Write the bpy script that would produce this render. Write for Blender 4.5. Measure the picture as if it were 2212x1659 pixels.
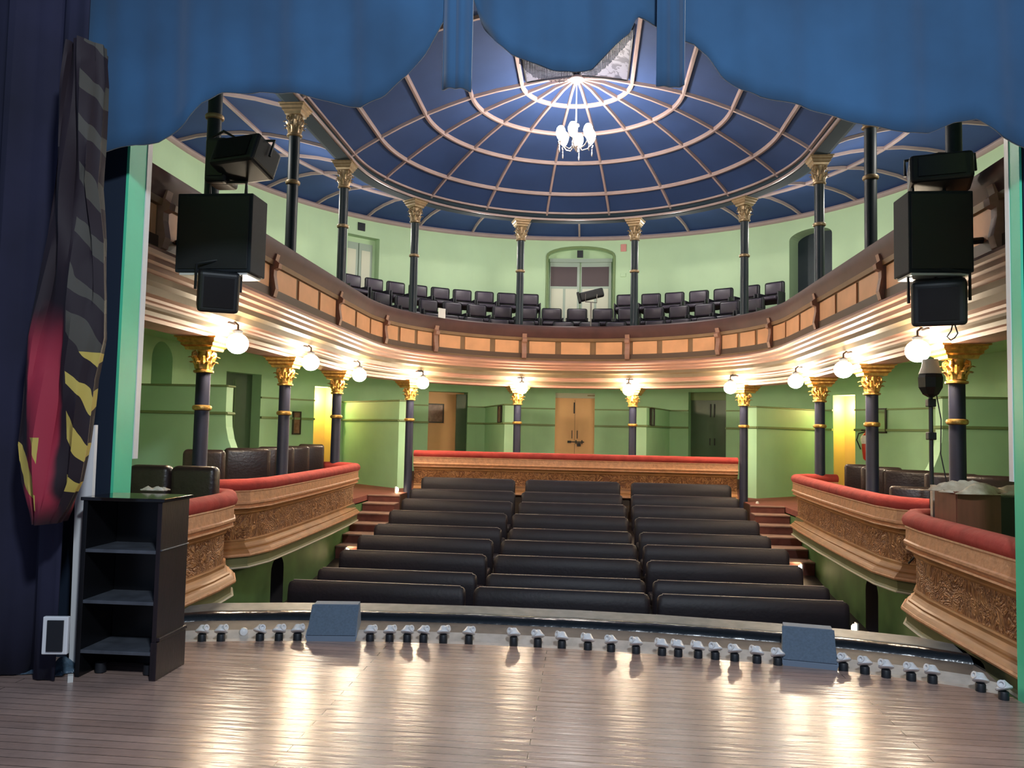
import bpy, bmesh, math, random
from mathutils import Vector, Matrix
random.seed(7)
scene = bpy.context.scene
for o in list(bpy.data.objects): bpy.data.objects.remove(o)
COL = scene.collection
R_ = math.radians
# ------------------------------------------------------------------ camera, light, exposure
CX, YAW, PIT, ROL, F = .2625, .094, .06, .021, 1716.5
CAM = Vector((CX, 0, 1.6))
fw = Vector((-math.sin(YAW)*math.cos(PIT), math.cos(YAW)*math.cos(PIT), math.sin(PIT)))
rt = Vector((math.cos(YAW), math.sin(YAW), 0)); up = rt.cross(fw)
rt, up = rt*math.cos(ROL)+up*math.sin(ROL), -rt*math.sin(ROL)+up*math.cos(ROL)
cd = bpy.data.cameras.new('camera'); cam = bpy.data.objects.new('camera', cd); COL.objects.link(cam)
cam.matrix_world = Matrix(((rt.x, up.x, -fw.x, CAM.x), (rt.y, up.y, -fw.y, CAM.y), (rt.z, up.z, -fw.z, CAM.z), (0, 0, 0, 1)))
cd.sensor_fit = 'HORIZONTAL'; cd.sensor_width = 36; cd.lens = 36*F/2212; cd.clip_start = .05; cd.clip_end = 200
scene.camera = cam
scene.view_settings.view_transform = 'Standard'; scene.view_settings.look = 'None'
scene.view_settings.gamma = 1; scene.view_settings.use_curve_mapping = False
scene.view_settings.exposure = 1.5
w = bpy.data.worlds.new('world'); scene.world = w; w.use_nodes = True
w.node_tree.nodes['Background'].inputs[0].default_value = (.45, .62, 1, 1)
w.node_tree.nodes['Background'].inputs[1].default_value = .10
GLOBE = 70.0; CHAND = 60.0
def area(name, loc, target, size, power, col):
    l = bpy.data.lights.new(name, 'AREA'); l.shape = 'DISK'; l.size = size; l.energy = power; l.color = col
    o = bpy.data.objects.new(name, l); COL.objects.link(o); o.location = loc
    d = Vector(target)-Vector(loc); o.rotation_euler = d.to_track_quat('-Z', 'Y').to_euler(); return o
area('unseen_stage_light', (.9, -.3, 5.2), (-.2, 5.3, 1.8), .5, 105, (.80, .9, 1))  # unseen lamp added over the stage to light floor and pelmet
for _t in (-118, -84, -55, -26, 0, 26, 55, 84, 118):   # unseen point lights added to brighten the upper gallery walls
    _a = R_(max(-90, min(90, _t))); _l = bpy.data.lights.new('gallery_fill_light', 'POINT'); _l.energy = 24; _l.color = (1, .96, .88); _l.shadow_soft_size = .12
    _o = bpy.data.objects.new('gallery_fill_light', _l); COL.objects.link(_o); _o.location = (5.3*math.sin(_a), 14+5.3*math.cos(_a)-max(0, abs(_t)-90)*.1, 6.0)

def at(x, y, X=None, Y=None, Z=None):
    d = fw + rt*(x-1106)/F - up*(y-829.5)/F
    t = (Z-CAM.z)/d.z if Z is not None else ((Y-CAM.y)/d.y if Y is not None else (X-CAM.x)/d.x)
    return CAM + d*t

# ------------------------------------------------------------------ materials
def mat(name, c, rough=.6, metal=0, noise=0, nscale=8, bump=0, bscale=30, emis=0, ecol=None, c2=None, coat=0, stretch=None, sheen=0):
    m = bpy.data.materials.new(name); m.use_nodes = True; nt = m.node_tree; b = nt.nodes['Principled BSDF']
    b.inputs['Base Color'].default_value = (*c, 1); b.inputs['Roughness'].default_value = rough; b.inputs['Metallic'].default_value = metal
    if coat: b.inputs['Coat Weight'].default_value = coat
    if sheen: b.inputs['Sheen Weight'].default_value = sheen
    if emis:
        b.inputs['Emission Color'].default_value = (*(ecol or c), 1); b.inputs['Emission Strength'].default_value = emis
    tc = nt.nodes.new('ShaderNodeTexCoord'); src = tc.outputs['Object']
    if stretch:
        mp = nt.nodes.new('ShaderNodeMapping'); mp.inputs['Scale'].default_value = stretch; nt.links.new(src, mp.inputs[0]); src = mp.outputs[0]
    if noise:
        n = nt.nodes.new('ShaderNodeTexNoise'); n.inputs['Scale'].default_value = nscale; n.inputs['Detail'].default_value = 6
        nt.links.new(src, n.inputs[0])
        r = nt.nodes.new('ShaderNodeValToRGB'); r.color_ramp.elements[0].position = .3; r.color_ramp.elements[1].position = .7
        k = c2 or tuple(v*(1-noise) for v in c)
        r.color_ramp.elements[0].color = (*k, 1); r.color_ramp.elements[1].color = (*c, 1)
        nt.links.new(n.outputs[0], r.inputs[0]); nt.links.new(r.outputs[0], b.inputs['Base Color'])
    if bump:
        n = nt.nodes.new('ShaderNodeTexNoise'); n.inputs['Scale'].default_value = bscale; n.inputs['Detail'].default_value = 5
        nt.links.new(src, n.inputs[0])
        q = nt.nodes.new('ShaderNodeBump'); q.inputs['Strength'].default_value = bump; q.inputs['Distance'].default_value = .02
        nt.links.new(n.outputs[0], q.inputs['Height']); nt.links.new(q.outputs[0], b.inputs['Normal'])
    return m
M = {}
M['wall'] = mat('green plaster', (.40, .69, .42), .55, noise=.12, nscale=1.5, bump=.06, bscale=60)
M['wall_up'] = mat('pale green plaster', (.50, .68, .42), .6, noise=.08, nscale=1.2, bump=.05, bscale=60)
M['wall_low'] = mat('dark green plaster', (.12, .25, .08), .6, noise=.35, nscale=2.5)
M['jamb'] = mat('sea green gloss paint', (.10, .74, .42), .35, noise=.1, nscale=3)
M['string'] = mat('green moulding', (.20, .28, .12), .5)
M['ceil'] = mat('dark blue ceiling paint with veil tint', (.024, .060, .185), .9, noise=.2, nscale=1.0)  # blue from the light and lens veil is mixed into the paint
M['rib'] = mat('pinkish cream rib paint', (.40, .30, .29), .45, noise=.1, nscale=5)
M['cornice'] = mat('salmon cream moulding', (.40, .205, .155), .5, noise=.2, nscale=3, c2=(.33, .175, .12), stretch=(1, 1, 6))
M['panel'] = mat('apricot panel paint', (.86, .43, .21), .5, noise=.2, nscale=2.5)
M['frame'] = mat('olive brown stile', (.27, .15, .07), .45, noise=.2, nscale=4)
M['rail'] = mat('dark red brown handrail', (.10, .035, .032), .6, noise=.3, nscale=3)
M['plush'] = mat('red plush', (.50, .055, .042), .85, noise=.3, nscale=6, bump=.4, bscale=12)
M['frieze'] = mat('cream ochre frieze', (.74, .37, .19), .45, noise=.25, nscale=14, bump=.35, bscale=26)
M['base_gold'] = mat('ochre gilt moulding', (.44, .20, .065), .45, metal=.1, noise=.3, nscale=4)
M['cove'] = mat('olive green cove', (.20, .20, .09), .5, noise=.2, nscale=4)
M['whiteline'] = mat('cream bead', (.62, .56, .42), .5)
M['gold'] = mat('gilt', (.72, .42, .12), .3, metal=.75, noise=.4, nscale=22, bump=.3, bscale=40)
M['gold_dull'] = mat('dull gilt', (.42, .30, .17), .42, metal=.35, noise=.3, nscale=16)
M['shaft'] = mat('indigo column paint', (.008, .010, .036), .6, noise=.3, nscale=8)
M['shaft_up'] = mat('dark teal column paint', (.010, .022, .032), .5, noise=.2, nscale=8)
M['bench'] = mat('aubergine leatherette', (.015, .010, .018), .5, noise=.4, nscale=5, bump=.12, bscale=25)
M['bench_edge'] = mat('bench edge board', (.11, .09, .095), .45)
M['leather'] = mat('brown leather', (.034, .020, .019), .36, noise=.4, nscale=6, bump=.2, bscale=30)
M['chair'] = mat('plum leatherette', (.055, .042, .065), .4, noise=.3, nscale=6)
M['chair_edge'] = mat('black chair shell', (.012, .012, .018), .45)
M['black'] = mat('black lacquer', (.006, .006, .007), .3, noise=.3, nscale=5)
M['cab_side'] = mat('worn dark wood', (.022, .012, .015), .4, noise=.5, nscale=7, c2=(.010, .007, .009), stretch=(3, 3, .6), bump=.1)
M['cab_top'] = mat('polished black top', (.012, .011, .011), .12, noise=.3, nscale=5)
M['beam'] = mat('teal beam paint', (.016, .034, .050), .9)
M['band'] = mat('olive brown moulding band', (.17, .12, .065), .55, noise=.2, nscale=4)
M['shelf'] = mat('scuffed shelf top', (.10, .11, .13), .35, noise=.4, nscale=9)
M['mblack'] = mat('matt black metal', (.012, .014, .018), .5)
M['speaker'] = mat('black speaker cloth', (.010, .016, .024), .75, bump=.3, bscale=200)
M['monitor'] = mat('grey blue speaker grille', (.12, .17, .235), .65, noise=.25, nscale=60, bump=.3, bscale=220)
M['monitor_box'] = mat('grey carpeted cabinet', (.18, .23, .30), .7)
M['white'] = mat('white enamel', (.80, .80, .80), .35)
M['offwhite'] = mat('off white plastic', (.70, .68, .62), .5)
M['cloth'] = mat('cream cloth', (.80, .72, .58), .85, noise=.4, nscale=12, c2=(.5, .38, .26), bump=.5, bscale=20)
M['wood_red'] = mat('red brown wood', (.22, .075, .045), .4, noise=.3, nscale=3, stretch=(5, 5, .5))
M['step'] = mat('dark red carpet', (.17, .05, .035), .8, noise=.3, nscale=10)
M['tread'] = mat('worn tread', (.34, .20, .15), .6, noise=.3, nscale=8)
M['pit'] = mat('dark pit floor', (.035, .025, .02), .6)
M['gfloor'] = mat('gallery carpet', (.22, .06, .045), .8, noise=.2, nscale=6)
M['dado'] = mat('brown skirting', (.10, .055, .035), .5)
M['cdoor'] = mat('orange painted door', (.95, .55, .26), .42, noise=.08, nscale=2)
M['yellow'] = mat('yellow corridor plaster', (.86, .60, .20), .6)
M['gdoor'] = mat('dark green door', (.055, .11, .06), .35, noise=.15, nscale=3)
M['udoor'] = mat('grey green door', (.34, .42, .34), .45)
M['cream'] = mat('cream door panel', (.62, .62, .48), .45)
M['maroon_glass'] = mat('dark mauve pane', (.085, .055, .06), .6)
M['picture'] = mat('brown picture', (.16, .075, .05), .25, noise=.5, nscale=9, c2=(.30, .17, .12))
M['mirror'] = mat('mirror glass', (.7, .75, .65), .08, metal=.9)
M['pframe'] = mat('dark picture frame', (.03, .02, .015), .4)
M['lip_black'] = mat('black glossy padding', (.012, .016, .020), .2, bump=.35, bscale=9)
M['lip_grey'] = mat('worn grey leather ledge', (.15, .16, .155), .42, noise=.5, nscale=9, c2=(.07, .08, .085))
M['trough_grey'] = mat('grey footlight board', (.20, .16, .13), .6, noise=.4, nscale=7)
M['trough_white'] = mat('flaking white paint', (.62, .56, .50), .6, noise=.3, nscale=10)
M['pelmet'] = mat('navy velvet with flare tint', (.026, .100, .215), .9, noise=.4, nscale=1.2, sheen=.4)  # the blue veil of lens flare is put into the navy colour
M['leg'] = mat('black blue drape', (.018, .018, .048), .9, noise=.5, nscale=1.5)  # blue-black lifted so the colour carries some lens haze
M['pros'] = mat('dark blue proscenium paint', (.008, .018, .040), .7)
M['fringe'] = mat('grey bullion fringe', (.05, .05, .07), .8)
M['rust'] = mat('red extinguisher', (.6, .05, .03), .3)
M['pink'] = mat('pinkish notice', (.65, .28, .24), .6)
M['crystal'] = mat('silver metal', (.30, .26, .25), .25, metal=.7)
M['plastic'] = mat('crumpled clear plastic', (.10, .16, .22), .12, noise=.6, nscale=14, bump=1, bscale=18)
M['globe'] = mat('lit opal globe', (1, .86, .62), .4, emis=GLOBE, ecol=(1, .83, .60))
M['shade_lit'] = mat('lit glass shade', (1, .95, .9), .4, emis=CHAND, ecol=(1, .90, .80))
M['steplamp'] = mat('lit step lamp', (1, .9, .7), .4, emis=30, ecol=(1, .72, .42))
# lit doorway lamp colour is a real lamp inside the corridor
def floor_mat():
    m = bpy.data.materials.new('stage boards'); m.use_nodes = True; nt = m.node_tree; b = nt.nodes['Principled BSDF']; L = nt.links
    tc = nt.nodes.new('ShaderNodeTexCoord'); br = nt.nodes.new('ShaderNodeTexBrick'); L.new(tc.outputs['Object'], br.inputs[0])
    br.inputs['Scale'].default_value = 1; br.inputs['Brick Width'].default_value = 3.2; br.inputs['Row Height'].default_value = .085
    br.inputs['Mortar Size'].default_value = .0025; br.inputs['Color1'].default_value = (.36, .25, .205, 1); br.inputs['Color2'].default_value = (.45, .32, .265, 1)
    br.inputs['Mortar'].default_value = (.06, .04, .03, 1); br.offset = .37
    n = nt.nodes.new('ShaderNodeTexNoise'); n.inputs['Scale'].default_value = 2.2; n.inputs['Detail'].default_value = 9; n.inputs['Roughness'].default_value = .7; L.new(tc.outputs['Object'], n.inputs[0])
    mx = nt.nodes.new('ShaderNodeMix'); mx.data_type = 'RGBA'; mx.blend_type = 'MULTIPLY'; mx.inputs[0].default_value = .55
    rp = nt.nodes.new('ShaderNodeValToRGB'); rp.color_ramp.elements[0].position = .3; rp.color_ramp.elements[1].position = .72
    rp.color_ramp.elements[0].color = (.45, .45, .47, 1); rp.color_ramp.elements[1].color = (1.25, 1.15, 1.1, 1)
    L.new(n.outputs[0], rp.inputs[0]); L.new(br.outputs[0], mx.inputs[6]); L.new(rp.outputs[0], mx.inputs[7]); L.new(mx.outputs[2], b.inputs['Base Color'])
    n2 = nt.nodes.new('ShaderNodeTexNoise'); n2.inputs['Scale'].default_value = 9; n2.inputs['Detail'].default_value = 6
    mp = nt.nodes.new('ShaderNodeMapping'); mp.inputs['Scale'].default_value = (.35, 3, 1); L.new(tc.outputs['Object'], mp.inputs[0]); L.new(mp.outputs[0], n2.inputs[0])
    mr = nt.nodes.new('ShaderNodeMapRange'); mr.inputs[3].default_value = .12; mr.inputs[4].default_value = .30; L.new(n2.outputs[0], mr.inputs[0]); L.new(mr.outputs[0], b.inputs['Roughness'])
    ad = nt.nodes.new('ShaderNodeMath'); ad.operation = 'ADD'; L.new(n2.outputs[0], ad.inputs[0]); L.new(br.outputs['Fac'], ad.inputs[1])
    bp = nt.nodes.new('ShaderNodeBump'); bp.inputs['Strength'].default_value = .35; bp.inputs['Distance'].default_value = .012; L.new(ad.outputs[0], bp.inputs['Height']); L.new(bp.outputs[0], b.inputs['Normal'])
    return m
M['stage'] = floor_mat()
def relief_mat():
    m = bpy.data.materials.new('carved foliage relief'); m.use_nodes = True; nt = m.node_tree; b = nt.nodes['Principled BSDF']; L = nt.links
    tc = nt.nodes.new('ShaderNodeTexCoord')
    n = nt.nodes.new('ShaderNodeTexNoise'); n.inputs['Scale'].default_value = 4.5; n.inputs['Detail'].default_value = 3; n.inputs['Distortion'].default_value = 2.4; L.new(tc.outputs['Object'], n.inputs[0])
    v = nt.nodes.new('ShaderNodeTexVoronoi'); v.inputs['Scale'].default_value = 8.5; v.feature = 'SMOOTH_F1'; L.new(n.outputs['Color'], v.inputs[0])
    rp = nt.nodes.new('ShaderNodeValToRGB'); rp.color_ramp.elements[0].color = (.60, .29, .11, 1); rp.color_ramp.elements[1].color = (.20, .075, .028, 1)
    rp.color_ramp.elements[0].position = .15; rp.color_ramp.elements[1].position = .6
    L.new(v.outputs['Distance'], rp.inputs[0]); L.new(rp.outputs[0], b.inputs['Base Color']); b.inputs['Roughness'].default_value = .42; b.inputs['Metallic'].default_value = .2
    bp = nt.nodes.new('ShaderNodeBump'); bp.invert = True; bp.inputs['Strength'].default_value = .9; bp.inputs['Distance'].default_value = .03; L.new(v.outputs['Distance'], bp.inputs['Height']); L.new(bp.outputs[0], b.inputs['Normal'])
    return m
M['relief'] = relief_mat()
def orn_mat():
    m = bpy.data.materials.new('pale ornamented ceiling panel'); m.use_nodes = True; nt = m.node_tree; b = nt.nodes['Principled BSDF']; L = nt.links
    tc = nt.nodes.new('ShaderNodeTexCoord'); v = nt.nodes.new('ShaderNodeTexNoise'); v.inputs['Scale'].default_value = 3.2; v.inputs['Distortion'].default_value = 3; L.new(tc.outputs['Object'], v.inputs[0])
    rp = nt.nodes.new('ShaderNodeValToRGB'); e = rp.color_ramp.elements; e[0].position = .42; e[0].color = (.03, .035, .06, 1); e[1].position = .46; e[1].color = (.11, .115, .16, 1)
    L.new(v.outputs[0], rp.inputs[0]); L.new(rp.outputs[0], b.inputs['Base Color']); return m
M['ornament'] = orn_mat()

# ------------------------------------------------------------------ mesh helpers
class MB:
    def __init__(s): s.v = []; s.f = []
    def add(s, vs, fs):
        k = len(s.v); s.v += [tuple(v) for v in vs]; s.f += [tuple(i+k for i in f) for f in fs]; return s
    def box(s, c, d, rz=0, bev=0, M4=None):
        bm = bmesh.new(); bmesh.ops.create_cube(bm, size=1)
        for v in bm.verts: v.co = Vector((v.co.x*d[0], v.co.y*d[1], v.co.z*d[2]))
        if bev: bmesh.ops.bevel(bm, geom=bm.edges[:], offset=bev, segments=3, profile=.5, affect='EDGES')
        T = Matrix.Translation(Vector(c)) @ (M4 if M4 is not None else Matrix.Rotation(rz, 4, 'Z'))
        bm.verts.ensure_lookup_table(); bm.verts.index_update()
        s.add([T @ v.co for v in bm.verts], [[v.index for v in f.verts] for f in bm.faces]); bm.free(); return s
    def tube(s, pts, r, n=8, cap=True):
        pts = [Vector(p) for p in pts]; rs = r if isinstance(r, (list, tuple)) else [r]*len(pts); vs = []; a0 = None
        for i, p in enumerate(pts):
            d = (pts[min(i+1, len(pts)-1)]-pts[max(i-1, 0)]).normalized()
            if a0 is None: a0 = d.orthogonal().normalized()
            a = (a0-d*a0.dot(d)).normalized(); a0 = a; b = d.cross(a)
            vs += [p+(a*math.cos(2*math.pi*k/n)+b*math.sin(2*math.pi*k/n))*rs[i] for k in range(n)]
        fs = [(i*n+k, i*n+(k+1) % n, (i+1)*n+(k+1) % n, (i+1)*n+k) for i in range(len(pts)-1) for k in range(n)]
        if cap: fs += [tuple(range(n))[::-1], tuple((len(pts)-1)*n+k for k in range(n))]
        return s.add(vs, fs)
    def lathe(s, prof, c=(0, 0, 0), n=20, T=None):
        c = Vector(c); vs = []
        for r, z in prof: vs += [Vector((r*math.cos(2*math.pi*k/n), r*math.sin(2*math.pi*k/n), z)) for k in range(n)]
        if T is not None: vs = [T @ v for v in vs]
        fs = [(i*n+k, i*n+(k+1) % n, (i+1)*n+(k+1) % n, (i+1)*n+k) for i in range(len(prof)-1) for k in range(n)]
        fs += [tuple(range(n))[::-1], tuple((len(prof)-1)*n+k for k in range(n))]
        return s.add([v+c for v in vs], fs)
    def prism(s, poly, z0, z1):
        n = len(poly)
        return s.add([(x, y, z0) for x, y in poly]+[(x, y, z1) for x, y in poly],
                     [tuple(range(n))[::-1], tuple(range(n, 2*n))]+[(i, (i+1) % n, n+(i+1) % n, n+i) for i in range(n)])
    def strip(s, rows, close=False):
        """rows: list of equal length point lists -> quads"""
        n = len(rows[0]); vs = [p for r in rows for p in r]; fs = []
        for i in range(len(rows)-1):
            for k in range(n if close else n-1): fs.append((i*n+k, i*n+(k+1) % n, (i+1)*n+(k+1) % n, (i+1)*n+k))
        if close: fs += [tuple(range(n))[::-1], tuple((len(rows)-1)*n+k for k in range(n))]
        return s.add(vs, fs)
    def build(s, name, m, parent=None, smooth=False, origin=None):
        me = bpy.data.meshes.new(name); o0 = Vector(origin) if origin is not None else Vector((0, 0, 0))
        me.from_pydata([Vector(v)-o0 for v in s.v], [], s.f); me.materials.append(m)
        bm = bmesh.new(); bm.from_mesh(me); bmesh.ops.recalc_face_normals(bm, faces=bm.faces[:]); bm.to_mesh(me); bm.free()
        if smooth:
            for p in me.polygons: p.use_smooth = True
            me.set_sharp_from_angle(angle=R_(38))
        o = bpy.data.objects.new(name, me); COL.objects.link(o); o.location = o0
        if parent: o.parent = parent
        return o
def tag(o, label=None, cat=None, group=None, kind=None):
    if label: o['label'] = label
    if cat: o['category'] = cat
    if group: o['group'] = group
    if kind: o['kind'] = kind
    return o
def thing(name, label, cat, loc=(0, 0, 0), rz=0, group=None):
    o = bpy.data.objects.new(name, None); COL.objects.link(o); o.location = loc; o.rotation_euler = (0, 0, rz); o.empty_display_size = .1
    return tag(o, label, cat, group)
def dup(root, loc, rz=None, label=None, group=None):
    r = root.copy(); COL.objects.link(r); r.location = loc
    if rz is not None: r.rotation_euler = (0, 0, rz)
    if label: r['label'] = label
    if group: r['group'] = group
    for ch in list(root.children):
        c = ch.copy(); COL.objects.link(c); c.parent = r
        for g in list(ch.children):
            d = g.copy(); COL.objects.link(d); d.parent = c
    return r
def struct(name, mb, m, parent=None, smooth=False):
    o = mb.build(name, m, parent, smooth)
    if not parent: o['kind'] = 'structure'
    return o
YC = 14.0
def P(t, R, z=0):
    """horseshoe path: |t|<=90 is the half circle (degrees from the back), beyond it 0.1 m of straight side per unit"""
    if abs(t) <= 90: a = R_(t); return Vector((R*math.sin(a), YC+R*math.cos(a), z))
    s = 1 if t > 0 else -1
    return Vector((s*R, YC-(abs(t)-90)*.1, z))
def NA(t):   # angle of the outward normal, for rotating objects so that local -Y faces the hall
    return -R_(max(-90, min(90, t)))
def ts(t0, t1, step=3):
    pts = {t0, t1}
    for k in (-90, 90):
        if t0 < k < t1: pts.add(k)
    a = max(t0, -90); b = min(t1, 90)
    if b > a:
        n = max(1, int(math.ceil((b-a)/step)))
        pts |= {a+(b-a)*i/n for i in range(n+1)}
    return sorted(pts)
def tY(side, Y): return side*(90+(YC-Y)*10)
def sweep(prof, t0, t1, close=True, step=3):
    """prof: closed list of (r,z)"""
    return MB().strip([[P(t, r, z) for r, z in prof] for t in ts(t0, t1, step)], close=close)
ORD = ['first', 'second', 'third', 'fourth', 'fifth', 'sixth', 'seventh', 'eighth', 'ninth', 'tenth', 'eleventh', 'twelfth', 'thirteenth', 'fourteenth', 'fifteenth', 'sixteenth']
YH = 5.43          # house side of the proscenium
RW = 7.5          # outer wall
T0 = tY(1, YH)
# ------------------------------------------------------------------ shell
# stage floor with bowed apron
ap = [(-2.62, 5.74), (-2.1, 5.86), (-1.42, 5.97), (-.6, 6.02), (.2, 6.02), (.8, 5.985), (1.6, 5.87), (2.1, 5.77), (2.5, 5.65), (2.9, 5.45)]
ap = [(-2.96, 5.62)]+ap[:-1]+[(2.75, 5.53), (2.96, 5.38)]
struct('floor', MB().prism([(-7, -2), (7, -2), (7, 5.3), (2.96, 5.3)]+ap[::-1]+[(-2.96, 5.3), (-7, 5.3)], -.12, 0), M['stage'])
# footlight trough + padded lip: sweep along apron
def offs(d):
    out = []
    for i, p in enumerate(ap):
        a = Vector(ap[max(i-1, 0)]); b = Vector(ap[min(i+1, len(ap)-1)]); t = (b-a).normalized(); n = Vector((-t.y, t.x)); q = Vector(p)+n*d
        out.append((max(-2.97, min(2.97, q.x)), q.y))
    return out
def apron(prof, close=True):
    cols = [offs(d) for d, z in prof]
    return MB().strip([[(cols[j][i][0], cols[j][i][1], prof[j][1]) for j in range(len(prof))] for i in range(len(ap))], close=close)
tr = thing('footlight_trough', 'bowed footlight trough with black padded lip along the stage edge', 'stage edge', (0, 5.6, -.1))
def childof(o, p):
    o.parent = p; o.matrix_parent_inverse = Matrix.Translation(-Vector(p.location)); return o
def PB(mb, name, m, parent, smooth=False):
    """build world-space mesh as child of an unrotated parent"""
    mb.v = [tuple(Vector(v)-Vector(parent.location)) for v in mb.v]
    return mb.build(name, m, parent, smooth)
PB(apron([(.003, -.03), (.11, -.01), (.22, .03), (.22, -.12), (.003, -.12)]), 'white_board', M['trough_white'], tr)
PB(apron([(.22, .026), (.42, .05), (.44, .05), (.44, -.12), (.22, -.12)]), 'back_board', M['trough_grey'], tr)
PB(apron([(.43, -.12), (.43, .03), (.445, .065), (.48, .092), (.53, .105), (.585, .095), (.62, .06), (.62, -.12)]), 'padded_rim', M['lip_black'], tr, True)
PB(apron([(.60, .065), (.62, .09), (.80, .112), (.83, .09), (.83, -1.3), (.62, -1.3)]), 'ledge', M['lip_grey'], tr)

# proscenium
pw = MB()
pw.box((-5.13, 5.315, 3.3), (4.3, .19, 9.2)); pw.box((5.13, 5.265, 3.3), (4.3, .11, 9.2))
pw.box((0, 5.315, 7.2), (5.96, .19, 2.0))
struct('wall_proscenium', pw, M['pros'])
for s, nm in ((-1, 'trim_1'), (1, 'trim_2')):
    struct(nm, MB().box((s*2.975, 5.32 if s < 0 else 5.27, 2.75), (.02, .21 if s < 0 else .12, 5.9)), M['jamb'])
for s, nm in ((-1, 'trim_3'), (1, 'trim_4')):
    struct(nm, MB().box((s*2.985, 5.46 if s < 0 else 5.355, 3.55), (.05, .06 if s < 0 else .05, 4.4)), M['white'])
hs = MB()
hs.box((-5.26, 5.46, 2.9), (4.5, .08, 8.2)); hs.box((5.26, 5.37, 2.9), (4.5, .06, 8.2))
struct('wall_front', hs, M['wall'])

# outer horseshoe wall with openings
def wall(t0, t1, z0, z1, holes, R=RW):
    tt = set(ts(t0, t1, 3)); zz = {z0, z1}
    for h in holes:
        if h[0] >= t0-1e-6 and h[1] <= t1+1e-6:
            tt |= {h[0], h[1]}; zz |= {h[2], h[3]}
    tt = sorted(tt); zz = sorted(zz); mb = MB()
    for i in range(len(tt)-1):
        for j in range(len(zz)-1):
            tm = (tt[i]+tt[i+1])/2; zm = (zz[j]+zz[j+1])/2
            if any(h[0] < tm < h[1] and h[2] < zm < h[3] for h in holes): continue
            mb.add([P(tt[i], R, zz[j]), P(tt[i+1], R, zz[j]), P(tt[i+1], R, zz[j+1]), P(tt[i], R, zz[j+1])], [(0, 1, 2, 3)])
    for h in holes:   # reveals
        if not (h[0] >= t0-1e-6 and h[1] <= t1+1e-6): continue
        D = .45
        for t in (h[0], h[1]):
            mb.add([P(t, R, h[2]), P(t, R+D, h[2]), P(t, R+D, h[3]), P(t, R, h[3])], [(0, 1, 2, 3)])
        a = ts(h[0], h[1], 3)
        mb.strip([[P(t, R, h[3]), P(t, R+D, h[3])] for t in a])
        if len(h) > 4:  # arch spandrels
            n = 14; tc = (h[0]+h[1])/2; hw = (h[1]-h[0])/2; rise = h[4]; pr = []
            for k in range(n+1):
                a_ = math.pi*k/n; pr.append((tc-hw*math.cos(a_), h[3]-rise+rise*math.sin(a_)))
            for k in range(n):
                mb.add([P(pr[k][0], R, h[3]), P(pr[k+1][0], R, h[3]), P(pr[k+1][0], R, pr[k+1][1]), P(pr[k][0], R, pr[k][1])], [(0, 1, 2, 3)])
                mb.add([P(pr[k][0], R, pr[k][1]), P(pr[k+1][0], R, pr[k+1][1]), P(pr[k+1][0], R+D, pr[k+1][1]), P(pr[k][0], R+D, pr[k][1])], [(0, 1, 2, 3)])
    return mb
LH = [(-94.8, -88.2, .3, 3.12, .33), (-74.9, -66.9, .3, 2.74), (-55.1, -50.6, .3, 2.58), (-30.8, -22.6, .3, 2.62), (-4.4, 3.7, .3, 2.68), (22.7, 30.2, .3, 2.72), (51.3, 55.6, .3, 2.58)]
UH = [(-49.1, -42.2, 4.3, 6.42), (-6.4, 7.1, 4.3, 6.66, .26), (42.7, 51.2, 4.3, 6.55, .2)]
for nm, a, b in (('wall_left', -T0, -57), ('wall_back', -57, 57), ('wall_right', 57, T0)):
    struct(nm, wall(a, b, .3, 3.2, LH), M['wall'])
for nm, a, b in (('wall_upper_left', -T0, -52), ('wall_upper_back', -52, 52), ('wall_upper_right', 52, T0)):
    struct(nm, wall(a, b, 3.35, 6.95, UH), M['wall_up'])
# string courses and skirting, cut at the openings
def segs(a, b, holes, z):
    out = []; cur = a
    for h in sorted(holes):
        if h[0] >= a and h[1] <= b and h[2] < z < h[3]: out.append((cur, h[0])); cur = h[1]
    out.append((cur, b)); return [s for s in out if s[1]-s[0] > .3]
n_tr = 5
for z, hh, dd, m in ((2.24, .035, .035, 'string'), (1.80, .05, .05, 'string'), (.42, .24, .03, 'dado')):
    for a, b in segs(-T0, T0, LH, z):
        struct('trim_%d' % n_tr, sweep([(RW-dd, z-hh/2), (RW-dd, z+hh/2), (RW+.02, z+hh/2), (RW+.02, z-hh/2)], a, b), M[m]); n_tr += 1
struct('trim_%d' % n_tr, sweep([(RW-.06, 6.86), (RW-.08, 6.90), (RW-.06, 6.94), (RW+.02, 6.94), (RW+.02, 6.83), (RW-.02, 6.84)], -T0, T0), M['rib'], smooth=True); n_tr += 1

# gallery floor (ground level of the house), pit, side walls under the boxes
arc = [P(t, RW+.5) for t in ts(-T0, T0, 4)]
gf = bmesh.new()
inner = [(4.0, YH), (4.0, 15.5), (3.42, 15.5), (3.42, 16.62), (-3.42, 16.62), (-3.42, 15.5), (-4.0, 15.5), (-4.0, YH)]
vs = [gf.verts.new((p.x, p.y, .3)) for p in arc]+[gf.verts.new((x, y, .3)) for x, y in inner]
gf.faces.new(vs); bmesh.ops.triangulate(gf, faces=gf.faces[:])
ext = bmesh.ops.extrude_face_region(gf, geom=gf.faces[:])
for v in [g for g in ext['geom'] if isinstance(g, bmesh.types.BMVert)]: v.co.z -= .12
me = bpy.data.meshes.new('floor_gallery'); bmesh.ops.recalc_face_normals(gf, faces=gf.faces[:]); gf.to_mesh(me); gf.free(); me.materials.append(M['gfloor'])
o = bpy.data.objects.new('floor_gallery', me); COL.objects.link(o); o['kind'] = 'structure'
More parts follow.
